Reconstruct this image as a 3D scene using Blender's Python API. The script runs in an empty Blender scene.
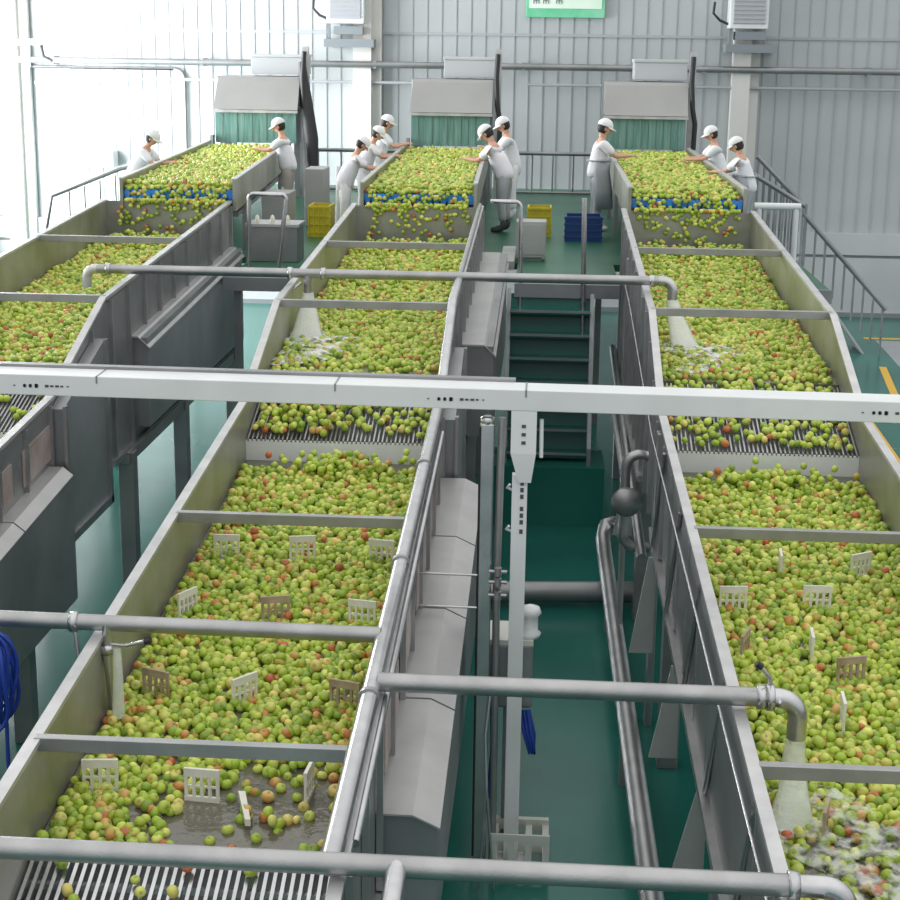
import bpy, bmesh, math, random
import numpy as np
from mathutils import Vector, Matrix, Quaternion
random.seed(7); rng = np.random.default_rng(11)
SC = bpy.context.scene; COL = SC.collection
PI = math.pi

# ------------------------------------------------------------------ camera
F = 1600.0; CAMZ = 6.0
d1 = Vector(((550-450)/F, -(50-450)/F, -1)).normalized()
roll = math.radians(1.6)
up = Vector((math.sin(roll), math.cos(roll), 0)); up = (up - d1*up.dot(d1)).normalized()
ax = d1.cross(up)
cam = bpy.data.objects.new('camera', bpy.data.cameras.new('camera')); COL.objects.link(cam)
R = Matrix(((ax.x, ax.y, ax.z), (d1.x, d1.y, d1.z), (up.x, up.y, up.z)))
cam.matrix_world = Matrix.Translation((0, 0, CAMZ)) @ R.to_4x4()
cam.data.sensor_width = 36; cam.data.lens = 36*F/900
cam.data.clip_end = 200; cam.data.clip_start = .1
SC.camera = cam

# ------------------------------------------------------------------ materials
def mat(name, col, rough=.5, metal=0., col2=None, nscale=3., bump=0., bscale=30., spec=.5, trans=0., alpha=1., attr=None, stretch=(1,1,1), coat=0., contrast=(.35,.65)):
    m = bpy.data.materials.new(name); m.use_nodes = True
    nt = m.node_tree; N = nt.nodes; L = nt.links; b = N['Principled BSDF']
    b.inputs['Base Color'].default_value = (*col, 1); b.inputs['Roughness'].default_value = rough
    b.inputs['Metallic'].default_value = metal; b.inputs['Specular IOR Level'].default_value = spec
    b.inputs['Transmission Weight'].default_value = trans; b.inputs['Alpha'].default_value = alpha
    b.inputs['Coat Weight'].default_value = coat
    tc = N.new('ShaderNodeTexCoord'); mp = N.new('ShaderNodeMapping'); L.new(tc.outputs['Object'], mp.inputs[0])
    mp.inputs['Scale'].default_value = stretch
    if col2 is not None:
        n = N.new('ShaderNodeTexNoise'); n.inputs['Scale'].default_value = nscale; n.inputs['Detail'].default_value = 5
        L.new(mp.outputs[0], n.inputs['Vector'])
        r = N.new('ShaderNodeValToRGB'); r.color_ramp.elements[0].position = contrast[0]; r.color_ramp.elements[1].position = contrast[1]
        r.color_ramp.elements[0].color = (*col, 1); r.color_ramp.elements[1].color = (*col2, 1)
        L.new(n.outputs['Fac'], r.inputs[0]); L.new(r.outputs[0], b.inputs['Base Color'])
    if attr:
        a = N.new('ShaderNodeAttribute'); a.attribute_name = attr
        L.new(a.outputs['Color'], b.inputs['Base Color'])
    if bump:
        n2 = N.new('ShaderNodeTexNoise'); n2.inputs['Scale'].default_value = bscale; n2.inputs['Detail'].default_value = 3
        L.new(mp.outputs[0], n2.inputs['Vector'])
        bp = N.new('ShaderNodeBump'); bp.inputs['Strength'].default_value = bump; bp.inputs['Distance'].default_value = .02
        L.new(n2.outputs['Fac'], bp.inputs['Height']); L.new(bp.outputs[0], b.inputs['Normal'])
    return m
M = {}
M['steel'] = mat('brushed_steel', (.46,.46,.46), .38, .85, (.37,.37,.37), 4, .08, 60)
M['steel_bright'] = mat('polished_steel_pipe', (.60,.60,.61), .24, .92, (.50,.50,.51), 6, .04, 20)
M['steel_dull'] = mat('dull_steel_sheet', (.36,.36,.36), .42, .7, (.25,.255,.26), 1.6, .12, 12, contrast=(.3,.7))
M['steel_dark'] = mat('dark_steel_sheet', (.33,.345,.355), .40, .5, (.24,.25,.26), 1.3, .12, 10)
M['steel_wet'] = mat('wet_stained_steel', (.40,.40,.365), .38, .5, (.27,.275,.19), 1.8, .1, 18, contrast=(.35,.68))
M['cover'] = mat('grey_cover_sheet', (.50,.50,.49), .4, .45, (.42,.42,.415), 2.5, .05, 14)
M['flange'] = mat('pale_steel_flange', (.62,.62,.615), .38, .6, (.5,.5,.5), 5, .05, 30)
M['stain'] = mat('stained_panel', (.50,.45,.43), .5, .2, (.35,.27,.25), 3)
M['white_paint'] = mat('white_painted_metal', (.78,.80,.80), .4, 0, (.71,.735,.74), 2)
M['black'] = mat('black_rubber', (.02,.02,.022), .5)
M['dark_mark'] = mat('dark_slot', (.08,.08,.08), .7)
M['floor'] = mat('green_floor_paint', (.018,.125,.100), .20, 0, (.024,.175,.142), .45, .05, 1.2, spec=.22)
M['floor_plat'] = mat('green_platform_paint', (.012,.10,.055), .35, 0, (.02,.14,.075), 1.2)
M['wall'] = mat('pale_grey_cladding', (.50,.52,.53), .45, .1, (.46,.49,.50), .5)
M['wall_rib'] = mat('cladding_seam', (.40,.42,.44), .5)
M['wall_base'] = mat('pale_base_wall', (.55,.57,.58), .5, 0, (.49,.51,.52), .6)
M['wall_dark'] = mat('dark_joint', (.22,.24,.25), .6)
M['cream'] = mat('cream_column', (.72,.71,.67), .5, 0, (.66,.65,.62), 1)
M['water'] = mat('murky_water', (.105,.10,.075), .07, 0, (.15,.14,.10), 5, .35, 14, spec=.8)
M['foam'] = mat('white_water', (.88,.90,.86), .35, 0, (.80,.84,.76), 14, .5, 45, alpha=.62, contrast=(.3,.7))
M['foam2'] = mat('thin_water', (.85,.90,.82), .2, 0, (.76,.83,.70), 14, .5, 45, alpha=.5)
M['white_plastic'] = mat('white_plastic', (.80,.79,.72), .4, 0, (.70,.68,.58), 9)
M['beige_plastic'] = mat('stained_plastic', (.45,.37,.26), .5, 0, (.32,.22,.15), 9)
M['blue'] = mat('blue_plastic', (.02,.20,.70), .35, 0, (.04,.28,.80), 5)
M['blue_hose'] = mat('blue_hose', (.015,.05,.32), .3)
M['blue_dark'] = mat('dark_blue_plastic', (.012,.05,.20), .4)
M['yellow'] = mat('yellow_plastic', (.62,.52,.02), .45, 0, (.5,.42,.03), 5)
M['yellow_paint'] = mat('yellow_floor_paint', (.75,.45,.05), .5)
M['mat_grey'] = mat('grey_floor_mat', (.36,.38,.40), .4, 0, (.31,.33,.35), 2)
M['curtain'] = mat('green_rubber_curtain', (.10,.24,.21), .35, 0, (.19,.33,.30), 2.5, .2, 4, stretch=(6,1,.6))
M['hood'] = mat('hood_panel', (.37,.37,.36), .5, .3, (.33,.33,.325), 1)
M['sign_green'] = mat('sign_green', (.12,.55,.30), .4, 0, (.25,.65,.42), 2)
M['sign_white'] = mat('sign_white', (.82,.90,.82), .4, 0, (.62,.85,.66), 1.2)
M['grille'] = mat('grey_grille', (.42,.43,.46), .5)
M['bracket'] = mat('grey_bracket', (.23,.26,.28), .5)
M['pallet'] = mat('pale_plastic_pallet', (.62,.64,.58), .5)
M['skin'] = mat('skin', (.62,.35,.25), .5)
M['shirt'] = mat('white_cotton', (.86,.86,.88), .8, 0, (.78,.78,.82), 4, .3, 12)
M['cap'] = mat('white_cap_cloth', (.80,.81,.82), .8)
M['apron'] = mat('grey_apron', (.38,.40,.43), .55, 0, (.33,.35,.38), 3, .3, 8)
M['trouser'] = mat('beige_trousers', (.42,.38,.34), .8, 0, (.35,.32,.29), 3)
M['hair'] = mat('dark_hair', (.02,.016,.014), .6)
M['boot'] = mat('boots_white', (.7,.72,.75), .4)
M['dark_trouser'] = mat('dark_trousers', (.06,.07,.08), .8)
M['eye'] = mat('eye_dark', (.02,.02,.02), .3)
M['lip'] = mat('lip', (.45,.17,.14), .5)
def foam_alpha(m, amt, sc):
    nt = m.node_tree; b = nt.nodes['Principled BSDF']; tc = nt.nodes.new('ShaderNodeTexCoord'); n = nt.nodes.new('ShaderNodeTexNoise'); n.inputs['Scale'].default_value = sc; n.inputs['Detail'].default_value = 6
    r = nt.nodes.new('ShaderNodeValToRGB'); r.color_ramp.elements[0].position = .42; r.color_ramp.elements[1].position = .62
    r.color_ramp.elements[0].color = (amt[0],)*3+(1,); r.color_ramp.elements[1].color = (amt[1],)*3+(1,)
    nt.links.new(tc.outputs['Object'], n.inputs['Vector']); nt.links.new(n.outputs['Fac'], r.inputs[0]); nt.links.new(r.outputs[0], b.inputs['Alpha'])
M['foam_patch'] = mat('foam_on_water', (.88,.90,.86), .4, bump=.5, bscale=45); foam_alpha(M['foam_patch'], (.0,.85), 9)
M['foam_thin'] = mat('thin_foam_on_water', (.85,.88,.82), .3, bump=.5, bscale=45); foam_alpha(M['foam_thin'], (.0,.55), 11)
M['apple'] = mat('apple_skin', (.4,.5,.1), .24, attr='Col', spec=.45)

# ------------------------------------------------------------------ mesh helpers
WARP = [0]
def warpx(x, y):   # the lower run of the right channel stands slightly askew; the middle one sits a little right
    if y >= 14.1: return x
    if x > .85: return x+min(.118, .021*(14.1-y))
    if -3 < x < -.7: return x+.03*min(1, (14.1-y)/2)
    return x
class MB:
    def __init__(s): s.v = []; s.f = []; s.smooth = []
    def add(s, vs, fs, sm=False):
        o = len(s.v); s.v += [tuple(v) for v in vs]; s.f += [tuple(i+o for i in f) for f in fs]; s.smooth += [sm]*len(fs)
        return s
    def hexa(s, p):  # 8 points: bottom 4 ccw, top 4 ccw
        return s.add(p, [(3,2,1,0),(4,5,6,7),(0,1,5,4),(1,2,6,5),(2,3,7,6),(3,0,4,7)])
    def box(s, x0, x1, y0, y1, z0, z1):
        return s.hexa([(x0,y0,z0),(x1,y0,z0),(x1,y1,z0),(x0,y1,z0),(x0,y0,z1),(x1,y0,z1),(x1,y1,z1),(x0,y1,z1)])
    def slope(s, x0, x1, y0, y1, a0, a1, b0, b1):  # box along y: z from a0..a1 at y0 to b0..b1 at y1
        return s.hexa([(x0,y0,a0),(x1,y0,a0),(x1,y1,b0),(x0,y1,b0),(x0,y0,a1),(x1,y0,a1),(x1,y1,b1),(x0,y1,b1)])
    def tube(s, pts, r, n=12, cap=True, close=False):
        pts = [Vector(p) for p in pts]; rings = []; prev = None; k = len(pts)
        rr = r if isinstance(r, (list, tuple)) else [r]*k
        for i, p in enumerate(pts):
            if close: t = (pts[(i+1) % k]-pts[i-1]).normalized()
            else: t = (pts[min(i+1,k-1)]-pts[max(i-1,0)]).normalized()
            if prev is None:
                a = Vector((0,0,1)) if abs(t.z) < .9 else Vector((1,0,0))
                u = t.cross(a).normalized()
            else: u = (prev - t*prev.dot(t)).normalized()
            prev = u; w = t.cross(u)
            rings.append([p + (u*math.cos(2*PI*j/n)+w*math.sin(2*PI*j/n))*rr[i] for j in range(n)])
        vs = [v for g in rings for v in g]; fs = []
        for i in range(k if close else k-1):
            a = i*n; b = ((i+1) % k)*n
            for j in range(n): fs.append((a+j, a+(j+1) % n, b+(j+1) % n, b+j))
        s.add(vs, fs, True)
        if cap and not close:
            s.add(rings[0], [tuple(range(n))[::-1]]); s.add(rings[-1], [tuple(range(n))])
        return s
    def lathe(s, c, prof, n=16, axis='z'):
        vs = []; fs = []
        for r, h in prof:
            for j in range(n):
                a = 2*PI*j/n; p = (r*math.cos(a), r*math.sin(a), h)
                if axis == 'x': p = (p[2], p[0], p[1])
                if axis == 'y': p = (p[1], p[2], p[0])
                vs.append((c[0]+p[0], c[1]+p[1], c[2]+p[2]))
        for i in range(len(prof)-1):
            for j in range(n): fs.append((i*n+j, i*n+(j+1) % n, (i+1)*n+(j+1) % n, (i+1)*n+j))
        s.add(vs, fs, True)
        s.add(vs[:n], [tuple(range(n))[::-1]]); s.add(vs[-n:], [tuple(range(n))])
        return s
    def build(s, name, m, parent=None, bevel=0., at=None):
        vs = s.v
        if WARP[0]: vs = [(warpx(v[0], v[1]), v[1], v[2]) for v in vs]
        org = Vector((0,0,0))
        if parent is not None: org = ORG[parent.name]
        else:
            xs = [v[0] for v in vs]; ys = [v[1] for v in vs]; zs = [v[2] for v in vs]
            org = Vector(at) if at else Vector(((min(xs)+max(xs))/2, (min(ys)+max(ys))/2, min(zs)))
        me = bpy.data.meshes.new(name)
        me.from_pydata([tuple(Vector(v)-org) for v in vs], [], s.f)
        me.polygons.foreach_set('use_smooth', s.smooth); me.update()
        bm = bmesh.new(); bm.from_mesh(me); bmesh.ops.recalc_face_normals(bm, faces=bm.faces); bm.to_mesh(me); bm.free()
        me.materials.append(m if not isinstance(m, str) else M[m])
        o = bpy.data.objects.new(name, me); COL.objects.link(o)
        if parent is not None:
            o.parent = parent
        else: o.location = org
        ORG[o.name] = org
        if bevel:
            b = o.modifiers.new('bevel', 'BEVEL'); b.width = bevel; b.segments = 2; b.limit_method = 'ANGLE'
        return o
ORG = {}
def tag(o, label=None, cat=None, group=None, kind=None):
    if label: o['label'] = label
    if cat: o['category'] = cat
    if group: o['group'] = group
    if kind: o['kind'] = kind
    return o
def thing(name, loc, label, cat, group=None):
    o = bpy.data.objects.new(name, None); COL.objects.link(o); o.location = loc
    o.empty_display_size = .1
    ORG[o.name] = Vector(loc); return tag(o, label, cat, group)
def struct(name, mb, m, **k): return tag(mb.build(name, m, **k), kind='structure')
def arc(c, r, a0, a1, u, w, n=8):
    c = Vector(c); u = Vector(u); w = Vector(w)
    return [c + u*(r*math.cos(a0+(a1-a0)*i/n)) + w*(r*math.sin(a0+(a1-a0)*i/n)) for i in range(n+1)]
def copy_tree(o, parent=None):
    c = o.copy(); COL.objects.link(c)
    if parent is not None: c.parent = parent
    ORG[c.name] = ORG.get(o.name, Vector((0,0,0)))
    for ch in [x for x in COL.objects if x.parent == o]: copy_tree(ch, c)
    return c

# ------------------------------------------------------------------ hall
struct('floor', MB().box(-14, 13, -2, 39, -.2, 0), 'floor')
w = MB(); w.box(-14, 13, 38, 38.3, 1.95, 11)
wall_back = struct('wall_back', w, 'wall')
r = MB()
x = -13.9
while x < 13: r.box(x, x+.022, 37.982, 38.0, 1.95, 11); x += .335
o = r.build('cladding_seam', 'wall_rib', wall_back)
struct('trim_1', MB().box(-14, 13, 37.96, 38.04, 6.30, 6.36), 'wall_rib')
b = MB(); b.box(-14, 13, 37.85, 38.3, 1.45, 1.95); bb = struct('wall_back_base', b, 'wall_base')
MB().box(-14, 13, 37.9, 38.3, 1.38, 1.45).build('joint', 'wall_dark', bb)
MB().box(-14, 13, 37.86, 38.3, 0, 1.38).build('plinth', 'wall_base', bb)
struct('baseboard_back', MB().box(-14, 13, 37.8, 37.86, 0, .1), 'wall_dark')
# left wall with tall daylight windows
w = MB()
w.box(-13.6, -13.3, -2, 39, 0, 1.2); w.box(-13.6, -13.3, -2, 39, 9.0, 11)
ys = [-2, 2.0, 8.0, 12.0, 18.0, 22.0, 27.0, 27.6, 37.2, 39]
for a, b_ in zip(ys[0::2], ys[1::2]): w.box(-13.6, -13.3, a, b_, 1.2, 9.0)
struct('wall_left', w, 'wall')
wi = 1
for a, b_ in ((2,8),(12,18),(22,27),(27.6,37.2)):
    f = MB()
    for yy in np.linspace(a, b_, 6): f.box(-13.5, -13.4, yy-.04, yy+.04, 1.2, 9.0)
    for zz in (1.25, 3.8, 6.4, 8.95): f.box(-13.49, -13.41, a, b_, zz-.04, zz+.04)
    struct('window_%d' % wi, f, 'white_paint'); wi += 1
# left column with bracket
def column(x, yw, z0, z1, wd, label, kind='cream'):
    c = MB(); c.box(x-wd/2, x+wd/2, yw-.35, yw, z0, z1)
    c.box(x+wd/2, x+wd/2+.22, yw-.18, yw, z0, z1)
    return c.build('steel_column', kind)
for i, (x, wd, lab) in enumerate([(-12.55, .38, 'tall white steel column in the sunlit left corner of the hall'), (-4.30, .42, 'cream steel column on the back wall left of the middle hood'), (4.35, .40, 'cream steel column on the back wall right of the right hood')]):
    c = column(x, 37.95, 0, 11, wd, lab); tag(c, lab, 'column', None)
# wall pipes
t = thing('wall_pipe', (-2.5, 37.6, 5.7), 'thick grey pipe running the full width of the back wall', 'pipe')
MB().tube([(-13.2, 37.55, 5.62), (12.9, 37.55, 5.62)], .075).build('pipe_run', 'steel_dull', t)
for x in (-11.5, -8, -4, -.6, 3.5, 7.2): MB().box(x-.04, x+.04, 37.5, 37.96, 5.53, 5.71).build('clamp', 'bracket', t)
t = MB().tube([(-13.0,37.93,5.46),(-8.75,37.93,5.46)]+arc((-8.75,37.93,5.21),.25,PI/2,0,(1,0,0),(0,0,1),6)+[(-8.5,37.93,3.2)], .038)
tag(t.build('water_pipe', 'steel_dull'), 'slim pipe bending down the sunlit left part of the back wall', 'pipe')
t = MB().tube([(-9.3,37.7,5.22),(-1.3,37.7,5.22)], .035).tube([(-.5,37.7,5.22),(12.9,37.7,5.22)], .035).tube([(-12,37.7,5.1),(-9.3,37.7,5.22)], .03)
tag(t.build('conduit_pipe', 'wall_rib'), 'thin grey conduit running under the thick wall pipe', 'conduit')
# wall ac units / boxes
def wall_unit(x, lab):
    t = thing('wall_unit', (x, 37.5, 6.5), lab, 'wall unit', 'white framed units high on the back wall')
    f = MB(); f.box(x-.46, x+.40, 37.3, 37.9, 6.52, 7.6); f.build('housing', 'white_paint', t, .02)
    g = MB(); g.box(x-.38, x+.32, 37.285, 37.305, 6.62, 7.5)
    for k in range(9): g.box(x-.38, x+.32, 37.26, 37.285, 6.64+k*.095, 6.68+k*.095)
    g.build('grille', 'grille', t)
    MB().box(x-.30, x+.36, 37.35, 37.9, 6.28, 6.46).box(x-.45, x-.39, 37.4, 37.5, 6.12, 6.52).build('support', 'bracket', t)
    MB().box(x-.52, x+.62, 37.3, 37.95, 6.0, 6.18).build('shelf_bracket', 'bracket', t)
    MB().tube([(x-.78,37.6,7.1),(x-.8,37.6,6.85),(x-.65,37.6,6.7),(x-.46,37.6,6.62)], .03, 8).build('cable', 'black', t)
wall_unit(-4.62, 'white framed wall unit above the cream column left of the middle hood')
wall_unit(4.45, 'white framed wall unit above the cream column right of the right hood')
# sign
t = thing('wall_sign', (.32, 37.9, 6.75), 'green and white sign hanging at the top of the back wall', 'sign')
MB().box(-.57, 1.22, 37.88, 37.95, 6.72, 8.0).build('board', 'sign_green', t, .01)
MB().box(-.50, 1.15, 37.865, 37.881, 6.92, 7.9).build('face_panel', 'sign_white', t)
k = MB()
def glyph(k, x, z, s=1.):
    # small square character strokes
    k.box(x, x+.16*s, 37.855, 37.866, z+.13*s, z+.155*s); k.box(x+.07*s, x+.09*s, 37.855, 37.866, z, z+.16*s)
    k.box(x+.01, x+.15*s, 37.855, 37.866, z+.06*s, z+.08*s); k.box(x+.01, x+.03, 37.855, 37.866, z, z+.07*s); k.box(x+.13*s, x+.15*s, 37.855, 37.866, z, z+.07*s)
for x in (-.42, -.20, .10): glyph(k, x, 7.02); glyph(k, x, 7.30)
k.build('lettering', 'bracket', t)
# vent on left
t = thing('vent_unit', (-10.8, 37.6, 3.2), 'small white vent unit on the sunlit left part of the back wall', 'vent')
MB().box(-11.5, -10.15, 37.5, 37.96, 3.18, 3.58).build('housing', 'white_paint', t, .02)
g = MB()
for k in range(7): g.box(-11.42+k*.17, -11.30+k*.17, 37.48, 37.5, 3.27, 3.50)
g.build('grille', 'grille', t)
t = thing('wall_bracket', (-12.1, 37.3, 5.9), 'white bracket arm with a black cable beside the left column', 'wall bracket')  # camera bracket on the wall, gives no light
MB().tube([(-12.35,37.55,6.0),(-11.9,37.4,6.02),(-11.7,37.2,5.98)], .07).build('arm', 'white_paint', t)
MB().tube([(-12.05,37.5,6.0),(-12.05,37.5,5.45)], .05).build('post', 'white_paint', t)
MB().tube([(-11.65,37.2,5.95),(-11.6,37.2,5.7),(-11.4,37.2,5.6)], .035).build('cable', 'black', t)
# floor markings
def strip(p0, p1, w_, lab):
    p0 = Vector((*p0, 0)); p1 = Vector((*p1, 0)); n = (p1-p0).cross(Vector((0,0,1))).normalized()*w_/2
    m = MB().hexa([p0-n, p1-n, p1+n, p0+n] + [q+Vector((0,0,.004)) for q in (p0-n, p1-n, p1+n, p0+n)])
    tag(m.build('floor_marking', 'yellow_paint'), lab, 'floor marking')
strip((7.0,34.9), (10.5,34.9), .16, 'yellow floor line nearest the back wall, running level')
strip((6.75,31.6), (6.25,27.4), .14, 'upper slanting yellow floor line beside the grey floor patch')
strip((5.55,27.0), (5.30,20.0), .14, 'yellow floor line close along the right channel')
tag(MB().hexa([(6.95,28,0.001),(11,28,0.001),(11,34.6,0.001),(7.2,34.6,0.001),(6.95,28,.006),(11,28,.006),(11,34.6,.006),(7.2,34.6,.006)]).build('floor_mat', 'mat_grey'), 'light grey floor patch edged by yellow lines at right', 'floor mat')

# ------------------------------------------------------------------ platform
PZ = 3.0
p = MB()
p.box(-6.75, 3.75, 23.2, 36.0, PZ-.1, PZ); p.box(-7.6, -6.75, 25.2, 36.0, PZ-.1, PZ)
for a, b_ in ((-4.25,-2.85), (-.38,1.0), (3.0,3.75)): p.box(a, b_, 21.0, 23.2, PZ-.1, PZ)
plat = thing('work_platform', (-2.7, 28, 0), 'green topped raised platform the workers stand on', 'platform')
p.build('deck', 'floor_plat', plat)
for a, b_ in ((-4.25,-2.85), (-.38,1.0), (3.0,3.75)): MB().box(a, b_, 20.93, 21.0, PZ-.16, PZ+.02).build('edge_beam', 'steel_dark', plat)
for (x, y) in ((-4.1,21.2),(-3.0,21.2),(-4.1,26),(-4.1,32),(-2.9,32),(-.3,26),(.9,26),(-.3,34),(.9,34),(3.6,21.3),(3.6,28),(3.6,34),(-7.5,26),(-7.5,34),(-6.6,24)):
    MB().box(x-.05, x+.05, y-.05, y+.05, 0, PZ-.1).build('post', 'steel_dull', plat)
# steep green stair in front, between the middle and right channels
st = thing('platform_stair', (.1, 20.6, 0), 'steep green stair between the middle and right channels', 'stair')
for k in range(7):
    z = PZ-.30*(k+1); q = MB().box(-.42, .62, 20.72-k*.07, 20.98-k*.07, z-.05, z).build('tread', 'floor', st); MB().box(-.42, .62, 20.705-k*.07, 20.72-k*.07, z-.025, z+.005).build('nosing', 'steel_dull', q)
MB().hexa([(-.42,20.5,.78),(.62,20.5,.78),(.62,20.52,.78),(-.42,20.52,.78),(-.42,20.99,PZ-.12),(.62,20.99,PZ-.12),(.62,21.01,PZ-.12),(-.42,21.01,PZ-.12)]).build('riser_board', 'floor', st)
sd = MB()
for x in (-.47, .62): sd.slope(x, x+.05, 20.15, 20.95, .75, 1.0, PZ-.4, PZ-.05)
sd.build('stringer', 'steel_dark', st)
MB().box(-.6, .85, 20.0, 20.99, 0, .78).build('base_block', 'floor', st)
def urail(name, pts, lab, r=.028, m='steel_bright', extra=()):
    t = MB().tube(pts, r, 10)
    for e_ in extra: t.tube(e_, r*.8, 8)
    o = tag(t.build(name, m), lab, 'handrail'); return o
urail('stair_handrail', [(-.72,21.0,4.08),(-.40,21.0,4.08)]+arc((-.40,21,4.0),.08,PI/2,0,(1,0,0),(0,0,1),5)+[(-.27,20.9,.78)], 'bent steel handrail post at the left of the green stair')
urail('stair_handrail', [(.50,20.9,4.15),(.56,20.9,.78)], 'straight steel handrail post at the right of the green stair', .035)
urail('platform_handrail', [(-3.97,21.3,PZ),(-3.95,21.3,4.0)]+arc((-3.88,21.3,4.02),.07,PI,PI/2,(1,0,0),(0,0,1),4)+[(-3.52,21.3,4.09)]+arc((-3.52,21.3,4.02),.07,PI/2,0,(1,0,0),(0,0,1),4)+[(-3.58,21.3,PZ)], 'bent steel handrail beside the grey cabinet left of the middle channel', .03)
t = urail('platform_handrail', [(2.93,22.9,3.91),(3.58,22.9,3.91)], 'thick pale handrail stub right of the right belt', .05, 'white_paint', [[(3.0,22.9,PZ),(3.0,22.9,3.9)],[(3.52,22.9,PZ),(3.52,22.9,3.9)]])
for x in (-3.75,):
    urail('handrail_post', [(-3.52,27.2,PZ),(-3.50,27.2,4.05)], 'pale post in front of the left yellow crate', .05, 'white_paint')
# back railing
def railing(x0, x1, y, z0, z1, n, lab, mid=True, name='platform_railing'):
    t = thing(name, ((x0+x1)/2, y, z0), lab, 'railing')
    MB().tube([(x0,y,z1),(x1,y,z1)], .04, 8).build('top_rail', 'steel_dull', t)
    MB().tube([(x0,y,z0+.04),(x1,y,z0+.04)], .03, 8).build('bottom_rail', 'steel_dull', t)
    for k in range(n+1):
        xx = x0+(x1-x0)*k/n; MB().tube([(xx,y,z0),(xx,y,z1)], .022, 6).build('baluster', 'steel_dull', t)
railing(-4.9, -2.95, 34.6, PZ, 3.86, 4, 'grey railing behind the crates left of the middle belt')
railing(-.75, 1.0, 34.6, PZ, 3.86, 4, 'grey railing at the back between the middle and right belts')
# right stair railing
t = thing('stair_railing', (5.5, 33, 0), 'dark railing descending to the floor at the far right', 'railing')
def slope_rail(x0, z0, x1, z1, y, n, hb):
    MB().tube([(x0,y,z0),(x1,y,z1)], .05, 8).build('handrail', 'steel_dark', t)
    for k in range(n+1):
        f = (k+.3)/(n+.6); xx = x0+(x1-x0)*f; zz = z0+(z1-z0)*f
        MB().tube([(xx,y,max(.02,zz-hb)),(xx,y,zz)], .025, 6).build('baluster', 'steel_dark', t)
slope_rail(3.95, 3.75, 5.25, 3.0, 33, 9, 1.25)
slope_rail(4.3, 3.95, 5.25, 3.02, 33.6, 7, 1.2)
slope_rail(5.22, 2.85, 7.02, .93, 33, 8, .98)
MB().tube([(5.25,33,.0),(5.25,33,3.05)], .045, 8).build('newel_post', 'steel_dark', t)
q = MB(); q.hexa([(3.75,33,2.55),(5.25,33,1.8),(5.25,33.9,1.8),(3.75,33.9,2.55),(3.75,33,2.62),(5.25,33,1.87),(5.25,33.9,1.87),(3.75,33.9,2.62)])
q.hexa([(5.25,33,1.78),(6.6,33,0.0),(6.6,33.9,0.0),(5.25,33.9,1.78),(5.25,33,1.85),(6.66,33,0.0),(6.66,33.9,0.0),(5.25,33.9,1.85)])
q.build('stair_slab', 'wall_base', t)
# left stair railing
t = thing('stair_railing', (-8, 29, PZ), 'pale railing beside the left channel against the bright wall', 'railing')
MB().tube([(-8.85,28,2.7),(-8.7,28,3.38),(-7.6,28.6,3.84),(-6.95,29.5,3.9)], .035, 8).build('handrail', 'steel_dull', t)
for k in range(6):
    xx = -8.45+k*.28; MB().tube([(xx,28.2,2.5),(xx,28.2,3.45+k*.10)], .018, 6).build('baluster', 'steel_dull', t)
MB().tube([(-8.85,28,2.7),(-8.85,28,0)],.03,8).build('newel_post','steel_dull',t)
MB().slope(-9.0,-7.6,28.15,28.3,2.5,2.56,2.5,2.56).build('stringer','white_paint',t)
MB().box(-8.98,-8.9,28.15,28.3,0,2.5).build('support_post','white_paint',t)

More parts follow.
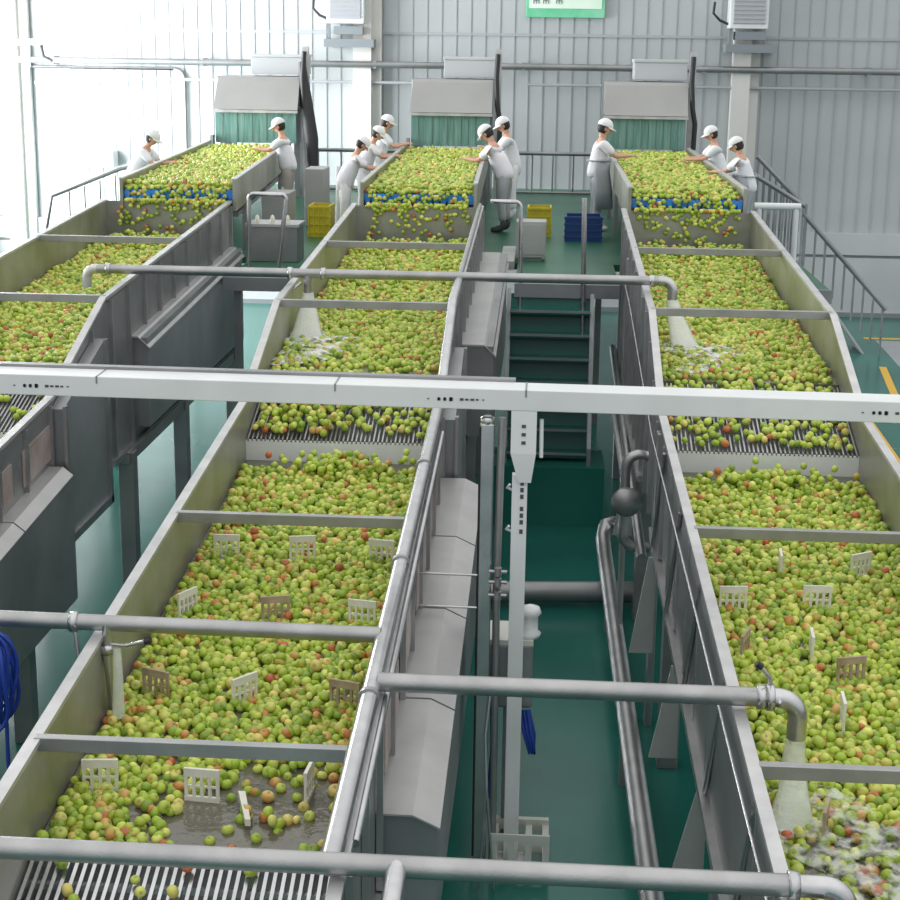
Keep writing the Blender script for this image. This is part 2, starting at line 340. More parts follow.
# ------------------------------------------------------------------ flumes
RL = lambda Y: 2.33+(Y-7.9)*.08          # lower rail height
RU = lambda Y: 3.45+(Y-15.9)*.055        # upper rail height
FL = {'left': -6.27, 'middle': -2.68, 'right': 1.12}
W = 1.75
Y0 = {'left': 7.6, 'middle': 7.6, 'right': 6.2}
YL, YT, YE = 14.1, 16.0, 22.75
def flume(side):
    X0 = FL[side]; X1 = X0+W; y0 = Y0[side]-1.2; yb = Y0[side]
    t = thing('washing_flume', (X0+W/2, 14, 0), 'long stainless steel washing channel, the %s of three, full of apples' % {'left':'leftmost','middle':'middle one','right':'rightmost'}[side], 'washing channel', 'apple washing channels')
    for s, xa, xb in (('l', X0-.03, X0), ('r', X1, X1+.03)):
        m = MB()
        m.slope(xa, xb, y0, YL, RL(y0)-1.05, RL(y0), RL(YL)-1.05, RL(YL))
        m.slope(xa, xb, YL, YT, RL(YL)-1.05, RL(YL), RL(YL)-1.1, RU(YT))
        m.slope(xa, xb, YT, YE, 1.75, RU(YT), 1.75, RU(YE))
        m.build('side_wall', 'steel_wet', t)
        # flange rail along the top edge
        f = MB(); a, b_ = (xa-.03, xb+.012) if s == 'l' else (xa-.012, xb+.03)
        f.slope(a, b_, y0, YL, RL(y0), RL(y0)+.03, RL(YL), RL(YL)+.03)
        f.slope(a, b_, YL, YT, RL(YL), RL(YL)+.03, RU(YT), RU(YT)+.03)
        f.slope(a, b_, YT, YE, RU(YT), RU(YT)+.03, RU(YE), RU(YE)+.03)
        f.build('rim', 'flange', t)
        # outer skin with ribs
        so = -1 if s == 'l' else 1; xo = xa if s == 'l' else xb
        g = MB(); e1, e2 = sorted((xo+so*.002, xo+so*.012))
        g.slope(e1, e2, y0, YL, RL(y0)-1.05, RL(y0)-.04, RL(YL)-1.05, RL(YL)-.04)
        g.slope(e1, e2, YL, YT, RL(YL)-1.05, RL(YL)-.04, RL(YL)-1.1, RU(YT)-.04)
        g.slope(e1, e2, YT, YE, 1.75, RU(YT)-.04, 1.75, RU(YE)-.04)
        g.build('outer_skin', 'steel_dull', t)
        yy = y0+.4
        while yy < YE-.1:
            zt = RL(yy)-.03 if yy < YL else (RU(yy)-.03 if yy > YT else RL(YL)-.03+(yy-YL)/(YT-YL)*(RU(YT)-RL(YL)))
            zb = zt-1.0 if yy < YL else (RL(YL)-1.1 if yy < YT else 1.75)
            q1, q2 = sorted((xo+so*.012, xo+so*.05))
            MB().box(q1, q2, yy-.02, yy+.02, zb, zt).build('rib', 'steel', t); yy += .72
        q1, q2 = sorted((xo+so*.012, xo+so*.07))
        h = MB(); h.slope(q1, q2, y0, YL, RL(y0)-1.1, RL(y0)-1.04, RL(YL)-1.1, RL(YL)-1.04); h.box(q1, q2, YT, YE, 1.70, 1.76)
        h.build('lower_beam', 'steel', t)
    # troughs
    b = MB(); b.slope(X0, X1, yb, YL+.1, RL(yb)-.85, RL(yb)-.82, RL(YL)-.85, RL(YL)-.82); b.build('lower_trough_floor', 'steel_wet', t)
    b = MB(); b.slope(X0, X1, 15.3, YE, RU(15.3)-.85, RU(15.3)-.82, RU(YE)-.85, RU(YE)-.82); b.build('upper_trough_floor', 'steel_wet', t)
    MB().box(X0, X1, YE, YE+.03, 1.75, RU(YE)).build('end_wall', 'steel_wet', t)
    MB().box(X0+.0, X1, YE-.02, YE, 1.75, RU(YE)+.0).build('end_wall_liner', 'steel', t)
    # chute sheets + grates
    MB().box(X0, X1, 15.28, 15.31, RU(15.3)-.85, 2.86).build('weir_plate', 'flange', t); MB().box(X0, X1, 14.10, 14.13, 1.9, 2.50).build('weir_plate', 'white_paint', t)
    g = MB(); n = 44
    for k in range(n):
        xx = X0+.02+(W-.04)*k/(n-1); g.slope(xx-.007, xx+.007, 14.1, 15.3, 2.49, 2.515, 2.86, 2.885)
    for f in (0, .5, 1): yy = 14.12+1.16*f; zz = 2.475+.37*f; g.box(X0, X1, yy-.015, yy+.015, zz-.03, zz+.005)
    g.build('drop_grate', 'steel', t)
    MB().slope(X0, X1, 14.1, 15.3, 2.30, 2.31, 2.62, 2.63).build('grate_tray', 'steel_dark', t)
    g = MB(); n = 36
    za = RL(yb)-.50
    for k in range(n):
        xx = X0+.03+(W-.06)*k/(n-1); g.slope(xx-.010, xx+.010, yb-1.2, yb, za-.45, za-.42, za-.03, za)
    for f in (.1, .9): yy = yb-1.2+1.2*f; zz = za-.47+.42*f; g.box(X0, X1, yy-.02, yy+.02, zz-.03, zz)
    g.build('outlet_grate', 'steel_bright', t)
    MB().slope(X0, X1, yb-1.2, yb, za-.66, za-.65, za-.30, za-.29).build('grate_tray', 'steel_dark', t)
    MB().box(X0, X1, yb-.01, yb+.02, RL(yb)-.85, za-.02).build('weir_plate', 'steel', t)
    # cross bars
    for y, z in ((7.88, RL(7.88)), (11.3, RL(11.3)), (16.1, RU(16.1)), (19.6, RU(19.6))):
        MB().box(X0-.03, X1+.03, y-.03, y+.03, z-.045, z+.034).build('cross_bar', 'steel', t, .004)
    # legs
    for y in (9.3, 12.9, 16.6, 19.2, 22.5):
        zt = RL(y)-1.1 if y < 15 else 1.72
        for xa in (X0-.05, X1-.02):
            MB().box(xa, xa+.17, y-.09, y+.09, 0, zt).build('leg', 'steel_dull', t, .008)
    MB().box(X0-.05, X1+.12, 16.45, YE, 1.60, 1.74).build('base_frame', 'steel_dull', t, .008)
    # side covers on the right: long box with a sloping lid
    xa = X1+.05
    if side != 'right':
        c = MB(); ya, yz = (8.3, 14.0)
        za, zz = RL(ya)-.60, RL(yz)-.60; wx = .36 if side == 'middle' else .19
        def prof(y, z): return [(xa, y, .95), (xa+wx, y, .95), (xa+wx, y, z-.07), (xa+wx*.62, y, z), (xa, y, z)]
        P = prof(ya, za)+prof(yz, zz)
        body = MB().add(P, [(4,3,2,1,0), (5,6,7,8,9), (0,1,6,5), (1,2,7,6)])
        so = body.build('gutter_box', 'steel_dark', t)
        lid = MB()
        for k in range(4):
            f0, f1 = k/4, (k+1)/4-.004; y_a = ya-.02+(yz-ya)*f0; y_b = ya-.02+(yz-ya)*f1; z_a = za+(zz-za)*f0+.004; z_b = za+(zz-za)*f1+.004
            T = .012
            top = [(xa-.01,y_a,z_a),(xa+wx*.62,y_a,z_a),(xa+wx+.02,y_a,z_a-.075),(xa-.01,y_b,z_b),(xa+wx*.62,y_b,z_b),(xa+wx+.02,y_b,z_b-.075)]
            lid.add(top+[(p_[0],p_[1],p_[2]+T) for p_ in top], [(6,7,10,9),(7,8,11,10),(3,4,1,0),(4,5,2,1),(0,1,7,6),(1,2,8,7),(3,9,10,4),(4,10,11,5),(0,6,9,3),(2,5,11,8)])
        lid.build('lid', 'cover', so)
        s_ = MB()
        for k in range(5):
            y_ = 8.6+k*1.15; s_.slope(X1+.045, X1+.055, y_, y_+.85, RL(y_)-.52, RL(y_)-.2, RL(y_+.85)-.52, RL(y_+.85)-.2)
        s_.build('stained_plate', 'stain', t)
        # upper cover
        c = MB(); ya, yz = 17.0, 22.6
        wu = .36 if side == 'middle' else .17; c.slope(xa, xa+wu, ya, yz, 1.9, RU(ya)-.62, 1.9, RU(yz)-.62); cb = c.build('upper_gutter_box', 'steel_dull' if side == 'middle' else 'steel_dark', t)
        MB().slope(xa-.01, xa+wu-.10, ya-.02, yz, RU(ya)-.62, RU(ya)-.60, RU(yz)-.62, RU(yz)-.60).build('lid', 'cover', cb)
        MB().add([(xa+wu-.10,ya-.02,RU(ya)-.60),(xa+wu+.03,ya-.02,RU(ya)-.72),(xa+wu+.03,yz,RU(yz)-.72),(xa+wu-.10,yz,RU(yz)-.60),
                  (xa+wu-.10,ya-.02,RU(ya)-.61),(xa+wu+.03,ya-.02,RU(ya)-.74),(xa+wu+.03,yz,RU(yz)-.74),(xa+wu-.10,yz,RU(yz)-.61)], [(0,1,2,3),(7,6,5,4),(0,4,5,1),(2,6,7,3),(1,5,6,2),(0,3,7,4)]).build('lid_edge', 'cover', cb)
        # framed side panel beside the drop
        f = MB(); f.hexa([(xa,14.05,1.50),(xa+.12,14.05,1.50),(xa+.12,15.5,1.50),(xa,15.5,1.50),(xa,14.05,2.75),(xa+.12,14.05,2.75),(xa+.12,15.5,3.15),(xa,15.5,3.15)])
        fp = f.build('drop_side_panel', 'steel_dark', t)
        e = MB(); xe = xa+.12
        e.box(xe, xe+.03, 14.02, 14.10, 1.46, 2.78); e.box(xe, xe+.03, 15.44, 15.52, 1.46, 3.15); e.box(xe, xe+.03, 14.02, 15.52, 1.46, 1.54)
        e.build('panel_frame', 'steel', fp)
    return t
WARP[0] = 1
flumes = {s: flume(s) for s in ('left', 'middle', 'right')}
# external details on the right flume's aisle side
t = flumes['right']; X0 = FL['right']
MB().tube([(X0-.10,20.5,3.2),(X0-.10,18.8,3.1),(X0-.10,14.2,2.62),(X0-.10,6.6,2.1)], .010, 8).build('conduit', 'steel_bright', t)
MB().tube([(X0-.12,22.3,1.95),(X0-.12,14.5,1.35)], .05, 10).build('drain_line', 'steel', t)
MB().tube([(X0-.20,20.6,1.62),(X0-.20,16.1,1.55)], .035, 10).build('drain_line', 'flange', t)
for y, zt in ((9.6,1.35), (11.4,1.5), (13.6,1.65), (17.2,1.7)):
    MB().hexa([(X0-.27,y,.75),(X0-.06,y,.75),(X0-.06,y+.03,.75),(X0-.27,y+.03,.75),(X0-.13,y,zt),(X0-.06,y,zt),(X0-.06,y+.03,zt),(X0-.13,y+.03,zt)]).build('gusset_plate', 'cover', t)
for y in (7.6, 9.0, 10.4, 11.8, 13.2): MB().tube([(X0-.075,y,RL(y)-.05),(X0-.10,y+.45,RL(y)-1.0)], .018, 8).build('brace', 'steel', t)
MB().box(X0-.09, X0-.03, 13.7, 13.86, 0, 2.75).build('upright', 'steel', t, .005)
MB().box(X0-.09, X0-.03, 19.9, 20.05, 0, 3.5).build('upright', 'steel', t, .005)
WARP[0] = 0
# drain pipe loop with a round valve, aisle side of right flume
t = thing('drain_valve', (.9, 15.2, .0), 'curved grey drain pipe with a round valve beside the right channel', 'valve')
MB().tube([(1.08,15.0,2.25)]+arc((.98,15.0,2.1),.14,PI/3,PI,(1,0,0),(0,0,1),6)+[(.84,15.0,1.55)]+arc((.97,15.0,1.45),.14,PI,1.5*PI,(1,0,0),(0,0,1),6)+[(1.10,15.0,1.31)], .05).build('pipe_bend', 'steel', t)
MB().lathe((.86,14.93,1.78), [(.02,-.08),(.13,-.07),(.15,0),(.12,.06),(.03,.07)], 18, 'y').build('valve_body', 'steel_dull', t)
MB().tube([(.84,15.0,1.5),(.84,15.0,0)], .03).build('drop_pipe', 'steel_dull', t)

# ------------------------------------------------------------------ pipes
def flange_ring(c, r, axis='x', w_=.025):
    return MB().lathe(c, [(r*.9,-w_),(r*1.28,-w_),(r*1.28,w_),(r*.9,w_)], 18, axis)
# main pipe on the middle channel's right rim
t = thing('supply_pipe', (-.9, 10, 2.3), 'thick bright pipe lying along the right rim of the middle channel', 'pipe')
ya, yb_ = 6.68, 13.9; dz = .085
MB().tube([(-.915, ya, RL(ya)+dz), (-.905, yb_, RL(yb_)+dz)], .055, 16).build('pipe_run', 'steel_bright', t)
MB().tube([(-.835, 7.0, RL(7.0)+.01), (-.835, 13.4, RL(13.4)+.01)], .024, 10).build('small_pipe', 'steel_bright', t)
for y in (8.35, 10.3, 12.3): MB().tube([(-.915,y-.02,RL(y)+dz),(-.915,y+.02,RL(y)+dz)], .064, 16).build('clamp', 'steel', t)
t = thing('supply_pipe', (-.9, 16.5, 3.3), 'short bright pipe rising along the middle channel up to the far cross pipe', 'pipe')
MB().tube([(-.905,14.15,RL(14.15)+.10),(-.90,15.9,RU(15.9)+.10),(-.90,17.0,3.60)], .05, 14).build('pipe_run', 'steel_bright', t)
MB().tube([(-.915,16.5,RU(16.5)+.05),(-.92,22.6,RU(22.6)+.06)], .028, 10).build('small_pipe', 'steel', t)
# P1 cross pipe with valve spout over the middle channel
z1 = 2.53
t = thing('cross_pipe', (-2.0, 9.17, z1), 'steel pipe across the middle channel with a blue hose hung on its left end', 'pipe', 'pipes crossing the channels')
MB().tube([(-3.9,9.22,z1),(-.93,9.14,z1)], .05, 16).build('pipe_run', 'steel', t)
v = flange_ring((-2.84,9.19,z1), .05).build('clamp_ring', 'steel_bright', t)
MB().tube([(-2.84,9.19,z1-.04),(-2.80,9.15,z1-.30)], .014, 8).build('support_rod', 'steel', t)
MB().tube([(-2.63,9.16,z1),(-2.63,9.16,z1-.13)], .03, 12).build('outlet', 'steel_bright', t)
v = MB().lathe((-2.63,9.16,z1-.16), [(.02,-.03),(.045,-.03),(.05,0),(.045,.03),(.02,.03)], 16).build('valve', 'steel_bright', t)
MB().tube([(-2.63,9.16,z1-.13),(-2.50,9.12,z1-.12),(-2.38,9.1,z1-.08)], .012, 8).build('handle', 'steel_bright', v)
MB().tube([(-2.38,9.1,z1-.08),(-2.34,9.1,z1-.07)], .022, 8).build('grip', 'black', v)
MB().tube([(-2.63,9.16,z1-.17),(-2.62,9.16,z1-.32),(-2.60,9.16,z1-.78)], [.036,.03,.022], 12).build('spout', 'steel_bright', t)
# P2
t = thing('cross_pipe', (.3, 8.5, 2.48), 'steel pipe spanning the aisle and pouring water into the right channel', 'pipe', 'pipes crossing the channels')
MB().tube([(-.88,8.52,2.48),(1.28,8.5,2.48)], .055, 16).build('pipe_run', 'steel', t)
MB().tube([(1.28,8.5,2.48),(1.38,8.5,2.48)]+arc((1.38,8.5,2.36),.12,PI/2,0,(1,0,0),(0,0,1),8)+[(1.50,8.5,2.24)], .056, 16).build('elbow', 'steel_bright', t)
flange_ring((1.29,8.5,2.48), .055).build('clamp_ring', 'steel_bright', t)
v = flange_ring((1.34,8.5,2.48), .06, 'x', .02).build('valve', 'steel_bright', t)
MB().tube([(1.34,8.5,2.53),(1.33,8.5,2.60),(1.27,8.48,2.67)], .013, 8).build('handle', 'steel_bright', v)
MB().tube([(1.28,8.48,2.665),(1.25,8.48,2.69)], .02, 8).build('grip', 'black', v)
# P3
t = thing('cross_pipe', (-1, 6.68, 2.33), 'nearest steel pipe crossing the bottom of the view, bent down at right', 'pipe', 'pipes crossing the channels')
MB().tube([(-4.0,6.72,2.33),(1.2,6.66,2.33)], .053, 16).build('pipe_run', 'steel', t)
MB().tube([(1.2,6.66,2.33),(1.34,6.66,2.33)]+arc((1.34,6.66,2.21),.12,PI/2,0,(1,0,0),(0,0,1),8)+[(1.46,6.66,2.05)], .053, 16).build('elbow', 'steel_bright', t)
flange_ring((1.21,6.66,2.33), .053).build('clamp_ring', 'steel_bright', t)
MB().tube([(-.60,6.68,2.33),(-.60,6.3,2.28),(-.62,5.6,2.0)], .05, 16).build('branch_pipe', 'steel_bright', t)
# P4
z4 = 3.64
t = thing('cross_pipe', (-1.8, 17.0, z4), 'farthest steel pipe crossing all three channels with bent ends', 'pipe', 'pipes crossing the channels')
MB().tube([(-4.82,17.0,z4),(1.22,17.0,z4)], .05, 14).build('pipe_run', 'steel', t)
MB().tube([(1.22,17,z4)]+arc((1.26,17,z4-.11),.11,PI/2,0,(1,0,0),(0,0,1),6)+[(1.37,17,z4-.2)], .055, 14).build('elbow', 'steel_bright', t)
MB().tube([(-4.82,17,z4)]+arc((-4.84,17,z4-.10),.10,PI/2,PI,(1,0,0),(0,0,1),6)+[(-4.94,17,z4-.2)], .052, 14).build('elbow', 'flange', t)
MB().tube([(-2.53,17,z4),(-2.53,17,z4-.22)], .045, 12).build('outlet', 'steel_bright', t)
for x in (-2.72,-2.36,1.15,-4.7): flange_ring((x,17,z4), .05).build('clamp_ring', 'steel_bright', t)
MB().tube([(-2.60,17,z4-.1),(-2.72,16.95,z4-.2)], .02, 8).build('handle', 'steel_bright', t)
# floor pipes in the aisle
tag(MB().tube([(-1.1,16.8,.16),(1.3,17.0,.16)], .12, 16).build('floor_pipe', 'steel_dull'), 'thick pipe lying across the aisle floor', 'pipe')
t = thing('floor_pipe', (.8, 13, .3), 'bent steel pipe running along the aisle floor beside the right channel', 'pipe')
MB().tube([(1.25,18.1,.62),(.90,18.1,.62)]+arc((.90,18.0,.62),.10,PI/2,PI,(0,1,0),(-1,0,0),1)[:1]+[(.80,18.0,.6),(.77,17.8,.52),(.78,17.4,.45),(.86,8.0,.45)], .085, 16).build('pipe_run', 'steel', t)
for y in (16.2, 12.5, 9.2): MB().box(.75,.9,y-.05,y+.05,0,.40).build('foot', 'steel_dull', t)

# ------------------------------------------------------------------ white beam and its post
BY = 11.1
t = thing('cable_tray_beam', (-.7, BY, 3.4), 'white square beam crossing above all the channels on one post', 'beam')
bz = lambda x: 3.53-.0062*x
q = MB(); q.hexa([(-9,BY-.09,bz(-9)),(7,BY-.09,bz(7)),(7,BY+.18,bz(7)),(-9,BY+.18,bz(-9)),(-9,BY-.09,bz(-9)+.15),(7,BY-.09,bz(7)+.15),(7,BY+.18,bz(7)+.15),(-9,BY+.18,bz(-9)+.15)])
q.build('beam_box', 'white_paint', t, .006)
q = MB(); q.hexa([(-9,BY+.18,bz(-9)+.10),(-.18,BY+.18,bz(0)+.10),(-.18,BY+.26,bz(0)+.10),(-9,BY+.26,bz(-9)+.10),(-9,BY+.18,bz(-9)+.17),(-.18,BY+.18,bz(0)+.17),(-.18,BY+.26,bz(0)+.17),(-9,BY+.26,bz(-9)+.17)])
q.build('cable_tray', 'steel_dull', t)
# slot marks on the front face, as printed / punched on the beam
sl = MB()
def slots(x0):
    z = bz(x0)+.07; y = BY-.092; q = .72
    def b(a, w_, h): sl.box(x0+a*q, x0+(a+w_)*q, y-.002, y+.002, z-h/2, z+h/2)
    b(-.30,.02,.008); b(.24,.02,.008)
    for k, (w_, h) in enumerate(((.030,.018),(.030,.020),(.036,.024))): b(-.20+k*.058, w_, h); b(-.194+k*.058, w_*.5, h+.006)
    for k, (w_, h) in enumerate(((.036,.018),(.034,.013),(.036,.015),(.028,.012))): b(.02+k*.052, w_, h)
slots(-3.55); slots(-.58); slots(2.45)
sl.build('slot_marks', 'dark_mark', t)
for x in (-3.16, -1.45, -.10): MB().box(x-.006,x+.006,BY-.094,BY+.18,bz(x)+.10,bz(x)+.154).build('joint_clip','steel_dull',t)
t = thing('support_post', (-.17, BY, 0), 'slim white post with punched holes carrying the white beam', 'post')
MB().box(-.185,-.075,BY-.04,BY+.04,0,3.05).build('shaft', 'white_paint', t, .004)
MB().hexa([(-.20,BY-.09,3.22),(-.02,BY-.09,3.22),(-.02,BY+.09,3.22),(-.20,BY+.09,3.22),(-.20,BY-.09,3.53),(-.02,BY-.09,3.53),(-.02,BY+.09,3.53),(-.20,BY+.09,3.53)]).hexa([(-.14,BY-.06,3.0),(-.05,BY-.06,3.0),(-.05,BY+.06,3.0),(-.14,BY+.06,3.0),(-.20,BY-.09,3.22),(-.02,BY-.09,3.22),(-.02,BY+.09,3.22),(-.20,BY+.09,3.22)]).build('head_bracket', 'white_paint', t)
h = MB()
for z in (3.42,3.36,3.30): h.box(-.125,-.095,BY-.094,BY-.088,z-.012,z+.012)
for z in (2.99,2.94,2.89,2.80,2.75,2.70,2.63): h.box(-.125,-.10,BY-.044,BY-.038,z-.016,z+.016)
h.build('punched_hole', 'dark_mark', t)
for z in (2.93,2.62): MB().tube([(-.185,BY,z),(-.22,BY-.02,z+.02),(-.20,BY-.04,z+.05)], .010, 8).build('cable_clip', 'white_paint', t)
MB().box(-.25,-.02,BY-.1,BY+.1,0,.02).build('foot_plate', 'white_paint', t)
MB().tube([(.015,BY-.02,3.46),(.018,BY-.02,3.18)], .014, 8).build('hanging_rod', 'white_paint', t)
tag(MB().tube([(-.265,BY,3.46),(-.28,BY,2.3),(-.27,BY,0.0)], .028, 12).build('riser_pipe', 'steel'), 'thin grey riser pipe just left of the white post', 'pipe')
t = thing('steel_duct', (-.36, BY, 0), 'shiny square steel duct standing left of the white post', 'duct')
MB().box(-.42,-.32,BY-.05,BY+.05,.0,3.42).build('duct_body', 'steel_bright', t, .01)
MB().lathe((-.37,BY,3.43), [(.03,-.03),(.05,-.02),(.05,.03),(.03,.04)], 14).build('cap', 'steel_bright', t)
MB().tube([(-.42,BY-.05,3.40),(-.42,BY-.05,.05)], .008, 6).build('cable', 'black', t)
for z, w_ in ((2.30,'upper'),(2.05,'lower')): tag(MB().tube([(-.86,BY-.06,z),(-.42,BY-.06,z-.005)], .010, 6).build('tie_rod','steel_bright'), w_+' thin tie rod from the middle channel to the square duct', 'rod')
# pump
t = thing('pump_unit', (-.18, 11.4, 1.0), 'dark grey pump box with a white cap behind the white post', 'pump')
MB().box(-.37,.0,11.22,11.60,1.19,1.70).build('housing', 'steel_dark', t, .02)
MB().box(-.37,-.0,11.20,11.62,1.70,1.74).build('top_plate', 'pallet', t)
MB().lathe((-.03,11.3,1.74), [(.02,0),(.075,0),(.085,.03),(.06,.05),(.06,.16),(.085,.19),(.07,.23),(.02,.25)], 18).build('white_cap', 'white_paint', t)
v = MB().tube([(-.27,11.3,1.72),(-.27,11.0,2.30)], .016, 10).build('valve_stem', 'steel_bright', t)
for z in (2.16,2.26,2.34): MB().tube([(-.335,11.0,z),(-.205,11.0,z)], .014, 8).tube([(-.27,11.0,z-.03),(-.27,11.0,z+.03)], .028, 10).build('valve_knob', 'steel', v)
MB().box(-.22,-.17,11.5,11.6,0,1.19).build('stand', 'steel_dull', t)
h = MB()
for k in range(3): h.tube([(-.09+k*.03,11.2,1.19),(-.05+k*.025,11.15,1.02),(-.01+k*.02,11.16,.86),(.01+k*.008,11.18,1.0),(-.02,11.2,1.19)], .014, 8)
h.tube([(-.30,11.2,1.19),(-.29,11.15,.9),(-.31,11.12,.5)], .014, 8)
h.build('blue_hose', 'blue_hose', t)
tag(MB().tube([(-.30,10.75,1.52),(-.33,10.7,1.2),(-.31,10.65,.8)], .012, 8).tube([(-.31,10.65,.8),(-.36,10.6,.02)], .01, 8).tube([(-.31,10.65,.8),(-.24,10.6,.02)], .01, 8).build('hose_stand', 'steel_bright'), 'thin forked rod below the pump box', 'rod')
# plastic pallets on the aisle floor
def pallet(x, y, lab):
    t = MB(); 
    for k in range(4): t.box(x+k*.13, x+k*.13+.05, y, y+.8, 0.0, .10)
    for yy in (y+.002, y+.38, y+.745): t.box(x+.002, x+.438, yy, yy+.05, .051, .14)
    t.box(x, x+.44, y-.02, y, .35, .40)
    for k in range(4): t.box(x+k*.13+.001, x+k*.13+.049, y-.016, y-.004, 0, .39)
    return tag(t.build('plastic_pallet', 'pallet'), lab, 'pallet')
pallet(-.28, 10.75, 'pale slatted plastic pallet on the floor nearest the camera below the pump')
# blue hose coil on P1
h = MB()
hr = random.Random(5)
for k in range(9):
    rx = .07+.010*(k % 5)+hr.uniform(-.01,.01); rz = .24+.018*(k % 5); c = Vector((-3.30+hr.uniform(-.02,.02), 9.14-.028*k, 2.19+hr.uniform(-.03,.03))); ph = hr.uniform(0,6)
    h.tube([c+Vector((rx*math.cos(a)*(1+.15*math.sin(2*a+ph)), .02*math.sin(3*a+ph), rz*math.sin(a))) for a in np.linspace(0, 2*PI, 24)[:-1]], .0135, 8, close=True)
h.tube([(-3.25,9.05,2.1),(-3.24,9.0,1.6),(-3.3,9.0,.9),(-3.35,9.1,.02)], .013, 8)
tag(h.build('hose_coil', 'blue_hose'), 'coil of blue hose hanging at the left under the near pipe', 'hose')

# ------------------------------------------------------------------ conveyors and hoods
def belt(side, xc0, ang):
    yb, L = 22.85, 9.6
    t = thing('inspection_conveyor', (xc0, yb, 3.9), 'flat sorting conveyor covered with apples feeding the %s channel' % side, 'conveyor', 'sorting conveyors on the platform')
    ORG[t.name] = Vector((xc0, yb, 0)); t.location = (xc0, yb, 0)
    h = .78
    X = lambda v: xc0+v
    MB().box(X(-h), X(h), yb+.05, yb+L, 3.86, 3.98).build('belt', 'steel_dull', t)
    MB().tube([(X(-h),yb+.03,3.92),(X(h),yb+.03,3.92)], .062, 14).build('end_roller', 'blue', t)
    k = MB()
    for i in range(16): k.box(X(-h+.02+i*.098), X(-h+.085+i*.098), yb-.05, yb-.025, 3.86, 3.99)
    k.build('roller_cleats', 'blue', t)
    for s in (-1, 1):
        xa, xb = sorted((X(s*h), X(s*(h+.045))))
        MB().box(xa, xb, yb-.1, yb+L, 3.70, 4.14).build('side_guard', 'steel_wet', t)
        MB().box(xa-.01, xb+.01, yb-.1, yb+L, 4.14, 4.16).build('guard_rim', 'flange', t)
        for y in (1.2, 4.2, 7.2, 9.2): MB().box(xa-.01, xb+.01, yb+y-.04, yb+y+.04, PZ, 3.7).build('leg', 'steel_dull', t)
    MB().box(X(-h), X(h), yb+.6, yb+L-.3, 3.55, 3.62).build('return_tray', 'steel_dark', t)
    t.rotation_euler.z = ang
    return t
BELT = {'left': (-5.25, math.radians(4.3)), 'middle': (-1.80, math.radians(1.2)), 'right': (1.98, 0)}
for s, (x, a) in BELT.items(): belt(s, x, a)
def hood(side, xa, xb, pipe_side=1):
    t = thing('washer_hood', ((xa+xb)/2, 33.3, PZ), 'grey washer hood with a green curtain at the head of the %s conveyor' % side, 'hood', 'grey washer hoods')
    q = MB(); q.box(xa, xb, 32.95, 34.3, 4.10, 5.40); q.build('housing', 'steel_dark', t)
    q = MB(); q.hexa([(xa,32.50,4.76),(xb,32.50,4.76),(xb,32.95,4.80),(xa,32.95,4.80),(xa+.03,32.86,5.34),(xb-.0,32.86,5.34),(xb,32.95,5.40),(xa,32.95,5.40)])
    q.build('front_panel', 'hood', t)
    MB().box(xa-.01, xb+.01, 32.46, 32.50, 4.70, 4.75).build('panel_rim', 'flange', t)
    c = MB(); n = 11
    for k in range(n):
        a = xa+.03+(xb-xa-.06)*k/n; c.box(a, a+(xb-xa-.06)/n-.006, 32.55+.012*(k % 2), 32.57+.012*(k % 2), 4.10, 4.72)
    c.build('curtain', 'curtain', t)
    MB().box(xa+.62, xb+.02, 33.4, 34.3, 5.44, 5.78).box(xa+.6, xb+.04, 33.38, 34.32, 5.78, 5.84).build('top_box', 'wall_base', t, .01)
    MB().tube([(xb+.09,32.9,5.9),(xb+.07,32.8,5.4),(xb+.10,32.7,4.9),(xb+.16,32.7,4.6),(xb+.15,32.7,4.1)], .05, 8).build('cable', 'black', t)
    MB().box(xb+.04, xb+.16, 33.0, 33.12, PZ, 6.0).build('upright', 'flange', t)
    for s, xx in (('l', xa+.03), ('r', xb-.15)): MB().box(xx, xx+.12, 33.0, 34.2, PZ, 4.10).build('leg', 'steel_dark', t)
    MB().box(xa-.06, xa, 32.4, 32.6, 3.0, 4.25).build('side_bracket', 'bracket', t)
hood('left', -6.72, -5.02); hood('middle', -2.76, -1.12); hood('right', 1.10, 2.76)
# leaning dark bundle right of the left hood
tag(MB().tube([(-4.98,32.9,5.7),(-4.88,32.8,4.9),(-4.76,32.6,4.2),(-4.72,32.5,PZ)], [.07,.13,.15,.10], 10).build('hose_bundle', 'black'), 'dark bundle of hoses hanging behind the worker at the left belt', 'hose')

# ------------------------------------------------------------------ platform goods
def crate(x0, x1, y0, y1, z1, lab, m='yellow', name='plastic_crate'):
    t = MB(); th = .03
    t.box(x0, x1, y0, y1, PZ, PZ+.03)
    t.box(x0, x1, y0, y0+th, PZ+.03, z1); t.box(x0, x1, y1-th, y1, PZ+.03, z1); t.box(x0, x0+th, y0+th, y1-th, PZ+.03, z1); t.box(x1-th, x1, y0+th, y1-th, PZ+.03, z1)
    for k in range(4):
        z = PZ+.06+(z1-PZ-.1)*k/3; t.box(x0-.015, x1+.015, y0-.015, y0, z, z+.025)
    for k in range(5):
        x = x0+(x1-x0-.02)*k/4; t.box(x, x+.02, y0-.02, y0, PZ, z1)
    return tag(t.build(name, m), lab, 'crate')
crate(-3.84, -3.48, 25.9, 26.5, 3.50, 'yellow plastic crate on the platform left of the middle belt')
crate(-.30, .10, 26.6, 27.1, 3.48, 'yellow plastic crate on the platform right of the middle belt')
crate(.32, .92, 26.0, 26.6, 3.40, 'dark blue plastic crate standing beside the worker in the grey apron', 'blue_dark')
t = thing('cabinet', (-.15, 23.5, PZ), 'pale grey metal cabinet on the platform below the right yellow crate', 'cabinet')
